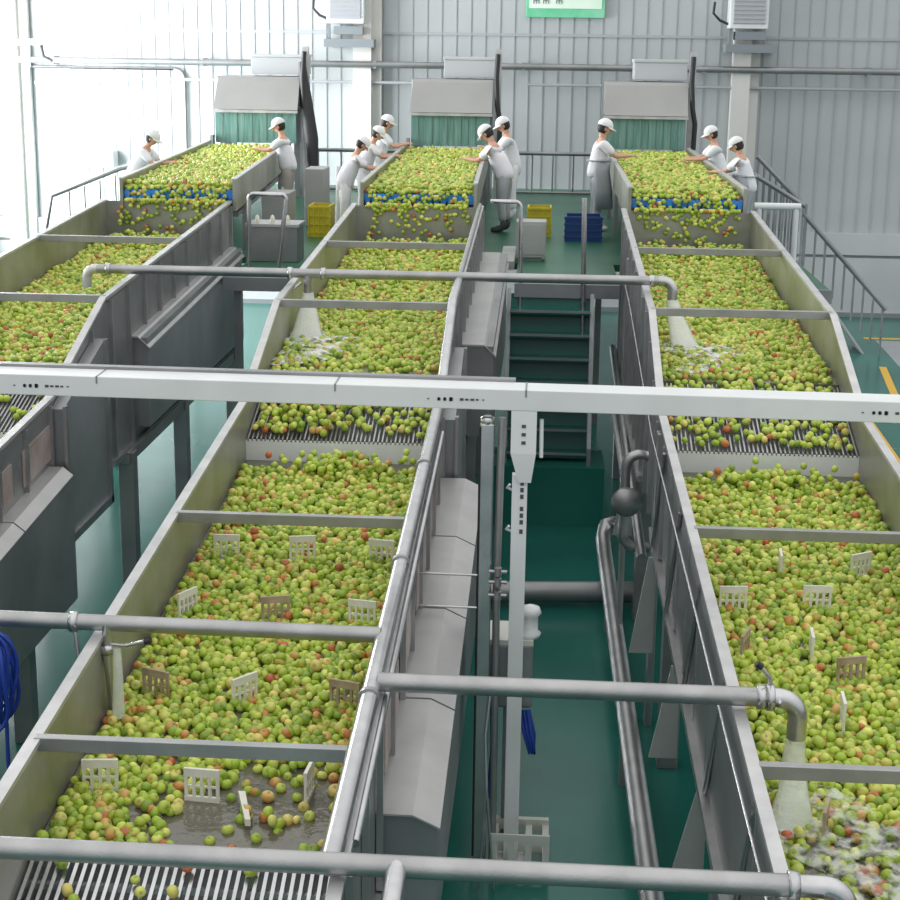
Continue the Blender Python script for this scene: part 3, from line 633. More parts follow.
MB().box(-.42, .02, 23.4, 23.8, PZ+.05, 3.58).build('body', 'cover', t, .01)
MB().box(-.40, .0, 23.385, 23.4, PZ+.1, 3.53).build('door', 'cover', t)
MB().box(-.36,-.04,23.45,23.75,PZ,PZ+.05).build('plinth', 'steel_dark', t)
t = thing('cabinet', (-3.9, 22.9, PZ), 'grey steel cabinet with a pale top behind the left handrail', 'cabinet')
MB().box(-4.25, -3.52, 22.7, 23.3, PZ, 3.50).build('body', 'steel_dull', t, .01)
MB().box(-4.27, -3.50, 22.68, 23.32, 3.50, 3.54).build('top', 'cover', t)
for k in range(3): MB().lathe((-4.13+k*.22, 22.9, 3.54), [(.03,0),(.035,.06),(.02,.10),(.01,.11)], 10).build('knob', 'white_plastic', t)
for (xa, xb, ya, z, lab) in ((-4.55,-4.10,25.6,3.72,'tall grey metal bin nearest the left belt'), (-4.12,-3.78,27.4,3.98,'taller grey metal bin beside the left belt worker')):
    t = MB().box(xa, xb, ya, ya+.7, PZ, z); tag(t.build('metal_bin', 'hood', None, .01), lab, 'bin')
tag(MB().box(-.62,-.42,22.4,24.2,PZ,PZ+.12).build('floor_curb', 'cover'), 'low pale curb on the platform by the standing worker', 'curb')

# ------------------------------------------------------------------ water
def bed_l(Y): return RL(Y)-.50
def bed_u(Y): return RU(Y)-.50
for s, X0 in FL.items():
    y0 = Y0[s]; X1 = X0+W
    m = MB(); m.slope(X0+.001, X1-.001, y0+.02, 14.09, RL(y0)-.8, bed_l(y0)-.012, RL(14.09)-.8, bed_l(14.09)-.012)
    m.slope(X0+.001, X1-.001, 15.32, YE-.03, RU(15.32)-.8, bed_u(15.32)-.012, RU(YE)-.8, bed_u(YE)-.012)
    WARP[0] = 1; tag(m.build('wash_water', 'water'), 'murky wash water between the apples in the %s channel' % s, 'water', None, 'stuff')
WARP[0] = 0
def stream(pts, rad, m, lab, n=14):
    t = MB(); rings = []
    P = [Vector(p) for p in pts]; vs = []; fs = []
    for i, (p, (rx, ry)) in enumerate(zip(P, rad)):
        for j in range(n):
            a = 2*PI*j/n; k = 1+.10*math.sin(3*a+i)+.06*math.sin(7*a)
            vs.append((p.x+rx*k*math.cos(a), p.y+ry*k*math.sin(a), p.z))
    for i in range(len(P)-1):
        for j in range(n): fs.append((i*n+j, i*n+(j+1) % n, (i+1)*n+(j+1) % n, (i+1)*n+j))
    t.add(vs, fs, True); t.add(vs[:n], [tuple(range(n))[::-1]]); t.add(vs[-n:], [tuple(range(n))])
    return tag(t.build('water_stream', m), lab, 'water stream')
def splash(c, rx, ry, slope, m, lab, h=.03):
    t = MB(); n = 40; k = 9; vs = [(c[0], c[1], c[2]+h)]; fs = []
    for i in range(1, k+1):
        f = i/k
        for j in range(n):
            a = 2*PI*j/n; w_ = 1+.22*math.sin(3*a+1)+.14*math.sin(5*a)+.08*math.sin(11*a)
            x = rx*f*w_*math.cos(a); y = ry*f*w_*math.sin(a)
            vs.append((c[0]+x, c[1]+y, c[2]+slope*y+h*(1-f*f)+.012*math.sin(17*x/rx+9*y/ry)*(1-f)))
    for j in range(n): fs.append((0, 1+j, 1+(j+1) % n))
    for i in range(k-1):
        for j in range(n): fs.append((1+i*n+j, 1+i*n+(j+1) % n, 1+(i+1)*n+(j+1) % n, 1+(i+1)*n+j))
    t.add(vs, fs, True); o = t.build('foam_patch', m); return tag(o, lab, 'foam', None, 'stuff')
stream([(-2.53,17,3.43),(-2.52,16.9,3.28),(-2.50,16.65,3.08),(-2.46,16.4,2.96)], [(.06,.05),(.095,.06),(.15,.09),(.22,.14)], 'foam', 'white water pouring from the far pipe into the middle channel')
stream([(1.37,17,3.45),(1.40,16.9,3.28),(1.46,16.65,3.08),(1.52,16.4,2.96)], [(.06,.05),(.09,.06),(.13,.09),(.17,.13)], 'foam', 'white water pouring from the far pipe into the right channel')
stream([(1.50,8.5,2.25),(1.49,8.48,2.1),(1.47,8.35,1.99),(1.44,8.15,1.88)], [(.052,.05),(.068,.05),(.085,.06),(.13,.10)], 'foam2', 'clear water pouring from the near pipe elbow into the right channel')
stream([(-2.565,9.14,2.38),(-2.555,9.10,2.2),(-2.55,9.06,1.96)], [(.026,.02),(.032,.02),(.04,.03)], 'foam2', 'thin water running from the valve spout into the middle channel')
splash((-2.38,16.3,2.99), .42, .75, .055, 'foam_patch', 'white foam where the far pipe pours into the middle channel', .04)
splash((1.62,16.3,2.99), .36, .7, .055, 'foam_patch', 'white foam where the far pipe pours into the right channel', .04)
splash((1.80,7.75,1.86), .42, .75, .08, 'foam_thin', 'thin foam on the water at the near end of the right channel', .035)

# ------------------------------------------------------------------ paddles
def paddle(px, py, pz, yaw, m, lab, kind='comb'):
    w_, h = .20, .17; t = MB()
    pts = []
    def bx(a, b_, c, d, q=.008):  # local x,z
        cs, sn = math.cos(yaw), math.sin(yaw)
        P = []
        for z in (c, d):
            for (x, y) in ((a,-q),(b_,-q),(b_,q),(a,q)): P.append((px+x*cs-y*sn, py+x*sn+y*cs, pz+z-.05))
        t.hexa(P)
    if kind == 'comb':
        bx(-w_/2-.002, w_/2+.004, h-.02, h+.03, .010); bx(-w_/2-.002, w_/2+.004, -.002, .03, .010)
        for k in range(5): x = -w_/2+(w_-.016)*k/4; bx(x, x+.018, .0, h)
        bx(-w_/2-.001, w_/2+.003, h*.5, h*.5+.012, .0065)
    else:
        bx(-w_/2, w_/2, 0, h+.02)
    o = t.build('paddle_grid', m); tag(o, lab, 'paddle', 'slotted paddles standing in the apples')
    return o
PD = [(-2.40,11.75,0,'w','white slotted paddle at the left of the farthest row, middle channel'),
 (-1.81,11.77,.2,'w','white slotted paddle at the centre of the farthest row, middle channel'),
 (-1.19,11.74,-.2,'w','white slotted paddle at the right of the farthest row, middle channel'),
 (-2.47,10.67,1.1,'w','turned paddle at the left of the second row, middle channel'),
 (-1.83,10.62,.3,'b','stained paddle at the centre of the second row, middle channel'),
 (-1.21,10.60,-.2,'w','slotted paddle at the right of the second row, middle channel'),
 (-2.40,9.42,-.4,'b','brown stained paddle by the valve spout in the middle channel'),
 (-1.82,9.38,.9,'w','white paddle tilted edgewise at the centre, behind the near cross bar of the middle channel'),
 (-1.18,9.36,-.3,'b','brown stained paddle at right near the thick rim pipe, middle channel'),
 (-2.45,8.28,.1,'w','white slotted paddle nearest the camera at left, middle channel'),
 (-1.85,8.22,-.1,'w','white slotted paddle nearest the camera at centre, middle channel'),
 (-1.25,8.30,1.5,'w','edge-on white paddle in the nearest row by the rim pipe, middle channel'),
 (1.43,11.06,.1,'w','white slotted paddle near the left wall of the right channel'),
 (2.04,11.12,0,'w','white slotted paddle at the centre, below the cross bar of the right channel'),
 (2.47,11.77,.6,'w','turned white paddle near the right wall of the right channel'),
 (1.86,11.74,1.5,'w','edge-on white paddle just below the cross bar, right channel'),
 (1.88,10.32,1.5,'w','edge-on white paddle in the middle of the right channel'),
 (2.08,9.96,.3,'b','stained slotted paddle right of the edge-on paddles, right channel'),
 (1.93,9.38,1.5,'w','nearest edge-on white paddle behind the near cross bar, right channel'),
 (1.62,8.10,1.3,'b','stained turned paddle in the foaming near end of the right channel'),
 (1.43,10.29,1.2,'b','stained turned paddle near the pipe valve in the right channel')]
for x, y, yaw, m, lab in PD: paddle(x, y, bed_l(y)+.035, yaw, 'white_plastic' if m == 'w' else 'beige_plastic', lab)
for x, y, lab in ((-1.55,8.05,'white plastic strip lying in the open water of the middle channel'),):
    P = MB().hexa([(x,y-.12,1.85),(x+.03,y-.12,1.85),(x-.05,y+.16,1.88),(x-.09,y+.16,1.88),(x,y-.12,1.89),(x+.03,y-.12,1.89),(x-.05,y+.16,1.92),(x-.09,y+.16,1.92)])
    tag(P.build('plastic_strip', 'white_plastic'), lab, 'strip')

# ------------------------------------------------------------------ apples
def ico(sub):
    bm = bmesh.new(); bmesh.ops.create_icosphere(bm, subdivisions=sub, radius=1)
    v = np.array([p.co[:] for p in bm.verts]); f = np.array([[q.index for q in p.verts] for p in bm.faces]); bm.free()
    z = v[:,2]; th = np.arccos(np.clip(z, -1, 1)); tb = PI-th
    s = 1-.30*np.exp(-(th/.38)**2)-.18*np.exp(-(tb/.30)**2)
    v2 = v*s[:,None]; v2[:,2] *= .90; k = 1+.05*np.clip(z, -1, 1); v2[:,0] *= k; v2[:,1] *= k
    dim = np.exp(-(th/.33)**2)*.8+np.exp(-(tb/.25)**2)*.95
    return v2, f, dim, v[:,0]
T1 = ico(2); T2 = ico(3)
def hexgrid(x0, x1, y0, y1, s, jit=.22):
    xs = []; row = 0; y = y0
    while y < y1:
        x = x0+(s/2 if row % 2 else 0)
        n = int((x1-x)/s)+1
        for k in range(n): xs.append((x+k*s, y))
        y += s*.866; row += 1
    a = np.array(xs); a += rng.normal(0, jit*s, a.shape); a[:,0] = np.clip(a[:,0], x0, x1); return a
AP = []   # x,y,z,r,zone
def bed(x0, x1, y0, y1, zf, s, zone, keep=None, extra=.22, zj=.010):
    g = hexgrid(x0+.035, x1-.035, y0, y1, s)
    if keep is not None: g = g[np.array([rng.random() < keep(a, b_) for a, b_ in g])]
    n = len(g); r = rng.normal(.0345, .0035, n).clip(.026, .043)
    for (a, b_), rr in zip(g, r): AP.append((a, b_, zf(b_)+rng.normal(0, zj), rr, zone))
    m = int(n*extra)
    for i in rng.choice(n, m, replace=False):
        a = g[i,0]+rng.normal(0,.03); b_ = g[i,1]+rng.normal(0,.03)
        AP.append((min(max(a,x0+.04),x1-.04), b_, zf(b_)+.034+rng.normal(0,.008), rng.normal(.034,.003), zone))
def keep_mid(x, y):
    # open water near the outlet of the middle channel
    d = math.hypot((x+1.45)/.55, (y-8.02)/.42)
    if d < 1: return .10
    if d < 1.5: return .55
    if y < 8.1: return .75
    return 1
def keep_right(x, y):
    d = math.hypot((x-1.75)/.42, (y-7.8)/.5)
    if d < 1: return .45
    return 1
FX = FL['middle']; bed(FX, FX+W, 7.72, 13.8, bed_l, .060, 'm', keep_mid)
FX = FL['right']; bed(FX, FX+W, 6.9, 13.85, bed_l, .060, 'r', keep_right)
FX = FL['left']; bed(FX, FX+W, 11.5, 14.0, bed_l, .064, 'o')
for s, FX in FL.items():
    bed(FX, FX+W, 15.4, 22.4, bed_u, .063, 'o', (lambda x, y: 1. if y > 15.9 else .75))
    # mound where apples land
    for _ in range(260):
        y = 22.1+rng.normal(0,.22); x = FX+.15+rng.random()*(W-.3)
        if y < 22.6: AP.append((x, y, bed_u(y)+.04+abs(rng.normal(0,.03)), .034, 'o'))
    # on the drop grate
    gz = lambda y: 2.515+(y-14.1)*.37/1.2+.035
    n = {'left': 120, 'middle': 480, 'right': 330}[s]
    for _ in range(n):
        y = 14.15+rng.random()**.8*1.15; x = FX+.06+rng.random()*(W-.12)
        if s == 'middle' and x > FX+.75 and rng.random() < .25: continue
        AP.append((x, y, gz(y), rng.normal(.034,.003), 'o'))
    if s != 'left':
        for _ in range(150):
            a = FX+.95+rng.normal(0,.28); y_ = 13.75+rng.normal(0,.12)
            if FX+.06 < a < FX+W-.06 and y_ < 14.0: AP.append((a, y_, bed_l(y_)+.04+abs(rng.normal(0,.05)), .034, 'o'))
# middle channel: thick run left half of grate
for _ in range(150):
    y = 14.15+rng.random()*1.1; AP.append((-2.55+rng.random()*.8, y, 2.55+(y-14.1)*.31+.04+abs(rng.normal(0,.04)), .034, 'o'))
# outlet grate of middle channel
for _ in range(34):
    y = 6.6+rng.random()*.98; za = bed_l(7.6)
    AP.append((-2.62+rng.random()*1.62, y, za+(y-7.6)*.35+.04, rng.normal(.036,.003), 'g'))
# belts
for s, (xc, an) in BELT.items():
    yb = 22.85; ca, sa = math.cos(an), math.sin(an)
    g = hexgrid(-.74, .74, .02, 9.4, .064, .25)
    g = g[rng.random(len(g)) < .97]
    for a, b_ in g:
        AP.append((xc+a*ca-b_*sa, yb+a*sa+b_*ca, 3.985+.034+rng.normal(0,.006), rng.normal(.034,.003), 'o'))
        if rng.random() < .45:
            a += rng.normal(0,.03); b2 = b_+rng.normal(0,.03)
            if b2 > .02 and abs(a) < .74: AP.append((xc+a*ca-b2*sa, yb+a*sa+b2*ca, 4.07+rng.normal(0,.012), rng.normal(.034,.003), 'o'))
    for _ in range(70):
        a = -.70+rng.random()*1.40; AP.append((xc+a, yb-.07-rng.random()*.03, 3.86+rng.random()*.15, .032, 'o'))
    # tumbling off the end
    for _ in range(190):
        a = -.72+rng.random()*1.44; f = .17+.83*rng.random()**4
        y = yb-.06-.13*math.sqrt(f)-rng.random()*.05; z = 3.97-f*.72
        AP.append((FL[s]+.15+(a+.72)/1.44*(W-.3) if f > .3 else xc+a, y-.02, z, .033, 'o'))
AP2 = np.array([(warpx(a[0], a[1]),)+tuple(a[1:4]) for a in AP]); Z = np.array([a[4] for a in AP]); NA = len(AP2)
# colours
pal = np.array([(.34,.47,.050),(.43,.54,.07),(.52,.60,.11),(.25,.38,.045),(.64,.66,.16),(.74,.62,.18),(.58,.36,.09),(.50,.17,.06)])
prob = np.array([.22,.23,.20,.13,.12,.045,.035,.02]); prob /= prob.sum()
cls = rng.choice(len(pal), NA, p=prob)
basec = pal[cls]*(1+rng.normal(0,.10,(NA,1))); basec = np.clip(basec, .01, .9)
blush = np.where(rng.random(NA) < .17, rng.random(NA)*.8, 0.)
blush[cls >= 6] = .8
def rotmats(n):
    q = rng.normal(size=(n,4)); q /= np.linalg.norm(q, axis=1)[:,None]; w_, x, y, z = q.T
    return np.stack([1-2*(y*y+z*z),2*(x*y-z*w_),2*(x*z+y*w_),2*(x*y+z*w_),1-2*(x*x+z*z),2*(y*z-x*w_),2*(x*z-y*w_),2*(y*z+x*w_),1-2*(x*x+y*y)],1).reshape(n,3,3)
def colors(T, bc, bl):
    _, _, dim, side = T
    b = np.clip(side[None,:]*.9+.25, 0, 1)*bl[:,None]
    red = np.array((.55,.13,.05)); brown = np.array((.13,.09,.03))
    c = bc[:,None,:]*(1-b[...,None])+red*b[...,None]
    d = np.clip(dim, 0, 1)[None,:,None]*.75
    return c*(1-d)+brown*d
def apple_mesh(name, T, pos, rad, bc, bl, rot):
    v, f, dim, side = T; n = len(pos)
    P = np.einsum('nij,vj->nvi', rot, v)*rad[:,None,None]+pos[:,None,:]
    Fc = (f[None]+(np.arange(n)*len(v))[:,None,None]).reshape(-1,3)
    C = colors(T, bc, bl).reshape(-1,3)
    return P.reshape(-1,3), Fc, C
def make_mesh(name, P, Fc, C):
    me = bpy.data.meshes.new(name)
    me.vertices.add(len(P)); me.vertices.foreach_set('co', P.astype(np.float32).ravel())
    me.loops.add(Fc.size); me.loops.foreach_set('vertex_index', Fc.astype(np.int32).ravel())
    me.polygons.add(len(Fc)); me.polygons.foreach_set('loop_start', (np.arange(len(Fc))*3).astype(np.int32))
    me.polygons.foreach_set('loop_total', np.full(len(Fc),3,np.int32))
    me.polygons.foreach_set('use_smooth', np.ones(len(Fc),bool))
    ca = me.color_attributes.new('Col','FLOAT_COLOR','POINT')
    ca.data.foreach_set('color', np.hstack([C, np.ones((len(C),1))]).astype(np.float32).ravel())
    me.materials.append(M['apple']); me.update(calc_edges=True); return me
# choose the 300 that show largest: in frame, near, in the two front beds
Rw = np.array([[ax.x, ax.y, ax.z],[d1.x, d1.y, d1.z],[up.x, up.y, up.z]])
cc = (AP2[:,:3]-np.array([0,0,CAMZ]))@Rw
px = 450+F*cc[:,0]/-cc[:,2]; py = 450-F*cc[:,1]/-cc[:,2]; sz = AP2[:,3]/-cc[:,2]
inf = (px > 4) & (px < 896) & (py > 4) & (py < 896) & ((Z == 'm')|(Z == 'r')|(Z == 'g'))
inf &= ~((px > 300) & (px < 780) & (Z == 'm') & (px > 372-(py-700)*.26-6))       # behind the rim pipe
inf &= ~((Z == 'r') & (px < 705+(py-700)*.27+22))
order = np.argsort(-np.where(inf, sz, 0)); pick = order[:300]
mask = np.ones(NA, bool); mask[pick] = False
rest = np.where(mask)[0]
near = rest[(AP2[rest,1] < 12.5)]; far = rest[(AP2[rest,1] >= 12.5)]
ROT = rotmats(NA)
parts_ = [apple_mesh('n', T1, AP2[near,:3], AP2[near,3], basec[near], blush[near], ROT[near])]
T0 = ico(2)
# far apples use the same rounded shape with fewer facets
T0 = (lambda v, f, d, s: (v, f, d, s))(*ico(2)) if len(far) < 0 else None
bm = bmesh.new(); bmesh.ops.create_icosphere(bm, subdivisions=1, radius=1); bmesh.ops.subdivide_edges(bm, edges=bm.edges, cuts=1, use_grid_fill=True)
for q in bm.verts: q.co.normalize()
bmesh.ops.triangulate(bm, faces=bm.faces)
fv = np.array([p.co[:] for p in bm.verts]); ff = np.array([[q.index for q in p.verts] for p in bm.faces]); bm.free()
th = np.arccos(np.clip(fv[:,2],-1,1)); fd = np.exp(-(th/.33)**2)*.8; side = fv[:,0].copy(); fv[:,2] *= .9
TF = (fv, ff, fd, side)
parts_.append(apple_mesh('f', TF, AP2[far,:3], AP2[far,3], basec[far], blush[far], ROT[far]))
P = np.vstack([p_[0] for p_ in parts_]); C = np.vstack([p_[2] for p_ in parts_])
Fc = np.vstack([parts_[0][1], parts_[1][1]+len(parts_[0][0])])
me = make_mesh('apples', P, Fc, C)
o = bpy.data.objects.new('apples', me); COL.objects.link(o)
tag(o, 'mass of green and yellow apples filling the channels and covering the sorting conveyors', 'apples', None, 'stuff')
print('APPLES', NA, 'near', len(near), 'far', len(far), 'sizes px', F*sz[pick].min(), F*sz[pick].max())
# individual apples: a few mesh variants per colour class, stem as a part
variants = {}
for k, (nm, cl) in enumerate((('green', (0,1,3)), ('yellow-green', (2,4,5)), ('red-blushed', (6,7)))):
    for j in range(5):
        c = pal[cl[j % len(cl)]]*(1+rng.normal(0,.08)); bl = {0: 0., 1: .25*(j % 3), 2: .85}[k]
        Pm, Fm, Cm = apple_mesh('a', T2, np.zeros((1,3)), np.array([1.]), c[None], np.array([bl]), np.eye(3)[None])
        variants[(nm, j)] = make_mesh('apple_%s' % nm.replace('-','_'), Pm, Fm, Cm)
stem_me = bpy.data.meshes.new('stem'); sb = MB().tube([(0,0,.60),(.03,0,.85),(.10,.02,1.05)], .045, 6); stem_me.from_pydata(sb.v, [], sb.f); stem_me.materials.append(M['trouser'])
for i in pick:
    x, y, z, rr = AP2[i]; ci = cls[i]
    nm = 'green' if ci in (0,1,3) else ('yellow-green' if ci in (2,4,5) else 'red-blushed')
    a = bpy.data.objects.new('apple', variants[(nm, int(rng.integers(5)))]); COL.objects.link(a)
    a.location = (x, y, z); a.scale = (rr,)*3; a.rotation_mode = 'QUATERNION'
    a.rotation_quaternion = Matrix(ROT[i].tolist()).to_quaternion()
    s_ = bpy.data.objects.new('stem', stem_me); COL.objects.link(s_); s_.parent = a
    zn = Z[i]
    if zn == 'g': wh = 'resting on the outlet grate at the bottom of the middle channel'
    elif zn == 'm': wh = 'floating in the middle channel %s' % ('in front of its nearest cross bar' if y < 7.88 else ('just behind its nearest cross bar' if y < 8.3 else 'between its nearest cross bar and the valve spout'))
    else: wh = 'floating in the right channel %s' % ('in front of its nearest cross bar' if y < 7.88 else 'behind its nearest cross bar')
    tag(a, '%s apple %s' % (nm, wh), 'apple', '%s apples %s' % (nm, wh))

# ------------------------------------------------------------------ people
def skin_mesh(verts, edges, radii, root=0, sub=1):
    me = bpy.data.meshes.new('tmp'); me.from_pydata([tuple(v) for v in verts], edges, [])
    o = bpy.data.objects.new('tmp', me); COL.objects.link(o)
    sk = o.modifiers.new('s', 'SKIN'); sk.use_smooth_shade = True; sk.branch_smoothing = .3
    for i, r_ in enumerate(radii):
        d = me.skin_vertices[0].data[i]; d.radius = r_ if isinstance(r_, tuple) else (r_, r_); d.use_root = (i == root)
    ss = o.modifiers.new('u', 'SUBSURF'); ss.levels = sub; ss.render_levels = sub
    bpy.context.view_layer.update(); dg = bpy.context.evaluated_depsgraph_get()
    ev = o.evaluated_get(dg).to_mesh()
    vs = [tuple(v.co) for v in ev.vertices]; fs = [tuple(p.vertices) for p in ev.polygons]
    o.evaluated_get(dg).to_mesh_clear()
    bpy.data.objects.remove(o); bpy.data.meshes.remove(me)
    return vs, fs
def ellipsoid(mb, c, R3, mtx, n=14, m=10, f=None):
    vs = []; fs = []
    for i in range(m+1):
        t_ = PI*i/m
        for j in range(n):
            a = 2*PI*j/n; p = Vector((R3[0]*math.sin(t_)*math.cos(a), R3[1]*math.sin(t_)*math.sin(a), R3[2]*math.cos(t_)))
            if f: p = f(p)
            vs.append(tuple(Vector(c)+mtx@p))
    for i in range(m):
        for j in range(n): fs.append((i*n+j, i*n+(j+1) % n, (i+1)*n+(j+1) % n, (i+1)*n+j))
    mb.add(vs, fs, True)
def person(x, y, head, lean, lab, hgt=1.62, reach=.50, hz=1.10, armside=.16, legs='shirt', apron=None, look=.5, boots='boot', spread=1., long_shirt=False, twist=0):
    t = thing('person', (x, y, PZ), lab, 'person')
    S = hgt/1.62; ch, sh = math.cos(head), math.sin(head)
    def Wd(p): return Vector((x+(p[0]*ch-p[1]*sh)*S, y+(p[0]*sh+p[1]*ch)*S, PZ+p[2]*S))
    sl, cl = math.sin(lean), math.cos(lean)
    pel = (0,0,.88); T = lambda d: (d*sl, 0, .88+d*cl)
    V = []; E_ = []; Rr = []
    def av(p, r_, par=None):
        V.append(Wd(p)); Rr.append(tuple(q*S for q in r_) if isinstance(r_, tuple) else r_*S)
        if par is not None: E_.append((par, len(V)-1))
        return len(V)-1
    i0 = av(pel, .10); i1 = av(T(.18), .095, i0); i2 = av(T(.36), .12, i1); i3 = av(T(.50), .075, i2); i4 = av(T(.58), .05, i3)
    hands = []
    for s in (-1, 1):
        j = av((0,s*.085,.80), .08, i0); j = av((.02,s*.11,.47), .065, j); j = av((-.02,s*.11,.10), .042, j); j = av((.06,s*.12,.045), .042, j); av((.16,s*.13,.035), .035, j)
        sp = T(.47); shp = (sp[0], s*.175, sp[2]-.01); a = av(shp, .055, i2 if False else i3)
        tgt = Vector((reach, s*armside*spread, hz)); sv = Vector(shp); mid = (sv+tgt)/2+Vector((-.03, s*.05, -.10))
        L1 = (mid-sv).normalized()*.27; el = sv+L1; wr = el+(tgt-el).normalized()*.23
        e_ = av(el, .040, a); w_ = av(wr, .027, e_); dirn = (tgt-el).normalized(); pc = wr+dirn*.05
        pm = av(pc, (.034,.02), w_)
        sidev = Vector((0,s,0))
        kn = pc+dirn*.035
        for k in range(4):
            off = sidev*(-.030+.020*k); ln = (.036,.042,.040,.030)[3-k]
            f1 = av(kn+off, .0088, pm); f2 = av(kn+off+dirn*ln+Vector((0,0,-.010)), .008, f1); av(kn+off+dirn*(ln*1.5)+Vector((0,0,-.03)), .007, f2)
        th_ = av(pc-sidev*.035-dirn*.01, .0095, pm); av(pc-sidev*.052+dirn*.03+Vector((0,0,-.012)), .008, th_)
        hands.append((shp, el, wr))
    vs, fs = skin_mesh(V, E_, Rr)
    mb = MB(); mb.add(vs, fs, True)
    # head
    hp = T(.70); nod = lean*.6+look*.5
    hc = Wd((hp[0]+.03*math.sin(nod)+.01, 0, hp[2]-.005))
    rot = Matrix.Rotation(head+twist, 3, 'Z') @ Matrix.Rotation(nod, 3, 'Y')
    def face(p):
        if p.x > 0: p.x *= .95
        if p.z < 0: p.y *= 1-.18*(-p.z/.115)**2; p.x *= 1-.05*(-p.z/.115)
        return p
    HS = S; S = S*1.08
    ellipsoid(mb, hc, (.095*S,.078*S,.115*S), rot, 20, 14, face)
    mb.tube([hc+rot@Vector((.086*S,0,.012*S)), hc+rot@Vector((.112*S,0,-.022*S)), hc+rot@Vector((.088*S,0,-.032*S))], [.010*S,.015*S,.008*S], 8)
    for s in (-1,1): ellipsoid(mb, hc+rot@Vector((-.005,s*.078*S,-.01)), (.018*S,.010*S,.030*S), rot, 8, 6)
    mb.tube([Vector((x+(T(.54)[0]*ch)*HS, y+(T(.54)[0]*sh)*HS, PZ+T(.54)[2]*HS)), hc+rot@Vector((-.01,0,-.07*S))], [.05*S,.052*S], 12, True)
    mb.build('body', 'skin', t)
    e = MB()
    for s in (-1,1): ellipsoid(e, hc+rot@Vector((.084*S,s*.030*S,.005)), (.008,.012,.007), rot, 8, 6)
    e.build('eye', 'eye', t)
    e = MB(); ellipsoid(e, hc+rot@Vector((.086*S,0,-.055*S)), (.008,.022,.006), rot, 8, 6); e.build('mouth', 'lip', t)
    # hair
    h = MB()
    def hf(p):
        if p.x > .02*S and p.z < .03: p.x = .02*S
        return p
    ellipsoid(h, hc+rot@Vector((-.016*S,0,.004)), (.094*S,.086*S,.108*S), rot, 16, 10, lambda p: Vector((min(p.x,.03*S), p.y, max(p.z,-.085*S))))
    h.build('hair', 'hair', t)
    # cap: dome plus brim
    c = MB(); ctop = hc+rot@Vector((-.008*S,0,.035*S))
    ellipsoid(c, ctop, (.116*S,.104*S,.105*S), rot, 18, 12, lambda p: Vector((p.x, p.y, max(p.z, -.008*S))))
    c.build('cap', 'cap', t)
    n = 12; P1 = []; 
    for k in range(n+1):
        a = -PI*.42+PI*.84*k/n; P1.append((.105*S*math.cos(a)*.98, .100*S*math.sin(a), 0)); 
    P2 = [(p_[0]+.075*S*max(0,math.cos(-PI*.42+PI*.84*k/n))**.7, p_[1]*1.02, -.022*S) for k, p_ in enumerate(P1)]
    br = MB(); allp = P1+P2; tp = [tuple(ctop+rot@Vector(p_)) for p_ in allp]; bt = [tuple(ctop+rot@Vector((p_[0],p_[1],p_[2]-.008))) for p_ in allp]
    fs = []; N_ = n+1
    for k in range(n): fs += [(k,k+1,N_+k+1,N_+k), (2*N_+k,3*N_+k,3*N_+k+1,2*N_+k+1), (N_+k,N_+k+1,3*N_+k+1,3*N_+k)]
    br.add(tp+bt, fs, True); br.build('cap_brim', 'cap', t)
    S = HS
    # shirt
    V = []; E_ = []; Rr = []
    i0 = av((0.0,0,.78 if not long_shirt else .66), .175); ia = av((0,0,.90), .175, i0); i1 = av(T(.16), .165, ia); i2 = av(T(.36), .168, i1); i3 = av(T(.49), .105, i2)
    for s, (shp, el, wr) in zip((-1,1), hands):
        a = av(shp, .085, i3); m_ = Vector(shp)+(el-Vector(shp))*.45; b1 = av(m_, .075, a); av(Vector(shp)+(el-Vector(shp))*.85, .068, b1)
    vs, fs = skin_mesh(V, E_, Rr); MB().add(vs, fs, True).build('shirt', 'shirt', t)
    # trousers
    V = []; E_ = []; Rr = []
    iz = av(T(.10), .150); i0 = av((0,0,.90), .155, iz)
    for s in (-1,1):
        j = av((0,s*.09,.80), .125, i0); j = av((.02,s*.11,.47), .085, j); av((-.02,s*.11,.16), .068, j)
    vs, fs = skin_mesh(V, E_, Rr); MB().add(vs, fs, True).build('trousers', legs, t)
    for s in (-1,1):
        V = []; E_ = []; Rr = []
        j = av((-.03,s*.11,.20), .055); j = av((-.02,s*.11,.07), .060, j); j = av((.08,s*.12,.045), .052, j); av((.18,s*.13,.04), .040, j)
        vs, fs = skin_mesh(V, E_, Rr); MB().add([(a,b_,max(c_,PZ+.001)) for a,b_,c_ in vs], fs, True).build('boot', boots, t)
    if apron:
        a_ = MB(); n = 20; rings = [(T(.22), .19,.165), (T(.02), .20,.18), ((.03,0,.62), .22,.21), ((.04,0,.34), .23,.225)]
        vs = []; fs = []
        for (c0, rx, ry) in rings:
            for k in range(n+1):
                aa = -PI*.62+PI*1.24*k/n; w_ = 1+.04*math.sin(aa*6)
                vs.append(tuple(Wd((c0[0]+rx*w_*math.cos(aa), ry*w_*math.sin(aa), c0[2]))))
        nn = n+1
        for i in range(len(rings)-1):
            for k in range(n): fs.append((i*nn+k, i*nn+k+1, (i+1)*nn+k+1, (i+1)*nn+k))
        o_ = a_.add(vs, fs, True).build('apron', apron, t); so_ = o_.modifiers.new('th','SOLIDIFY'); so_.thickness = .012
        MB().tube([Wd((T(.20)[0]+.19*math.cos(q), .175*math.sin(q), T(.20)[2])) for q in np.linspace(0,2*PI,17)[:-1]], .012*S, 6, close=True).build('apron_tie', apron, t)
    return t
R_ = math.radians
person(-6.80, 26.4, R_(-5), .45, 'worker in white with a white cap leaning in from the left of the left belt', 1.62, .62, 1.12, .10, look=.5)
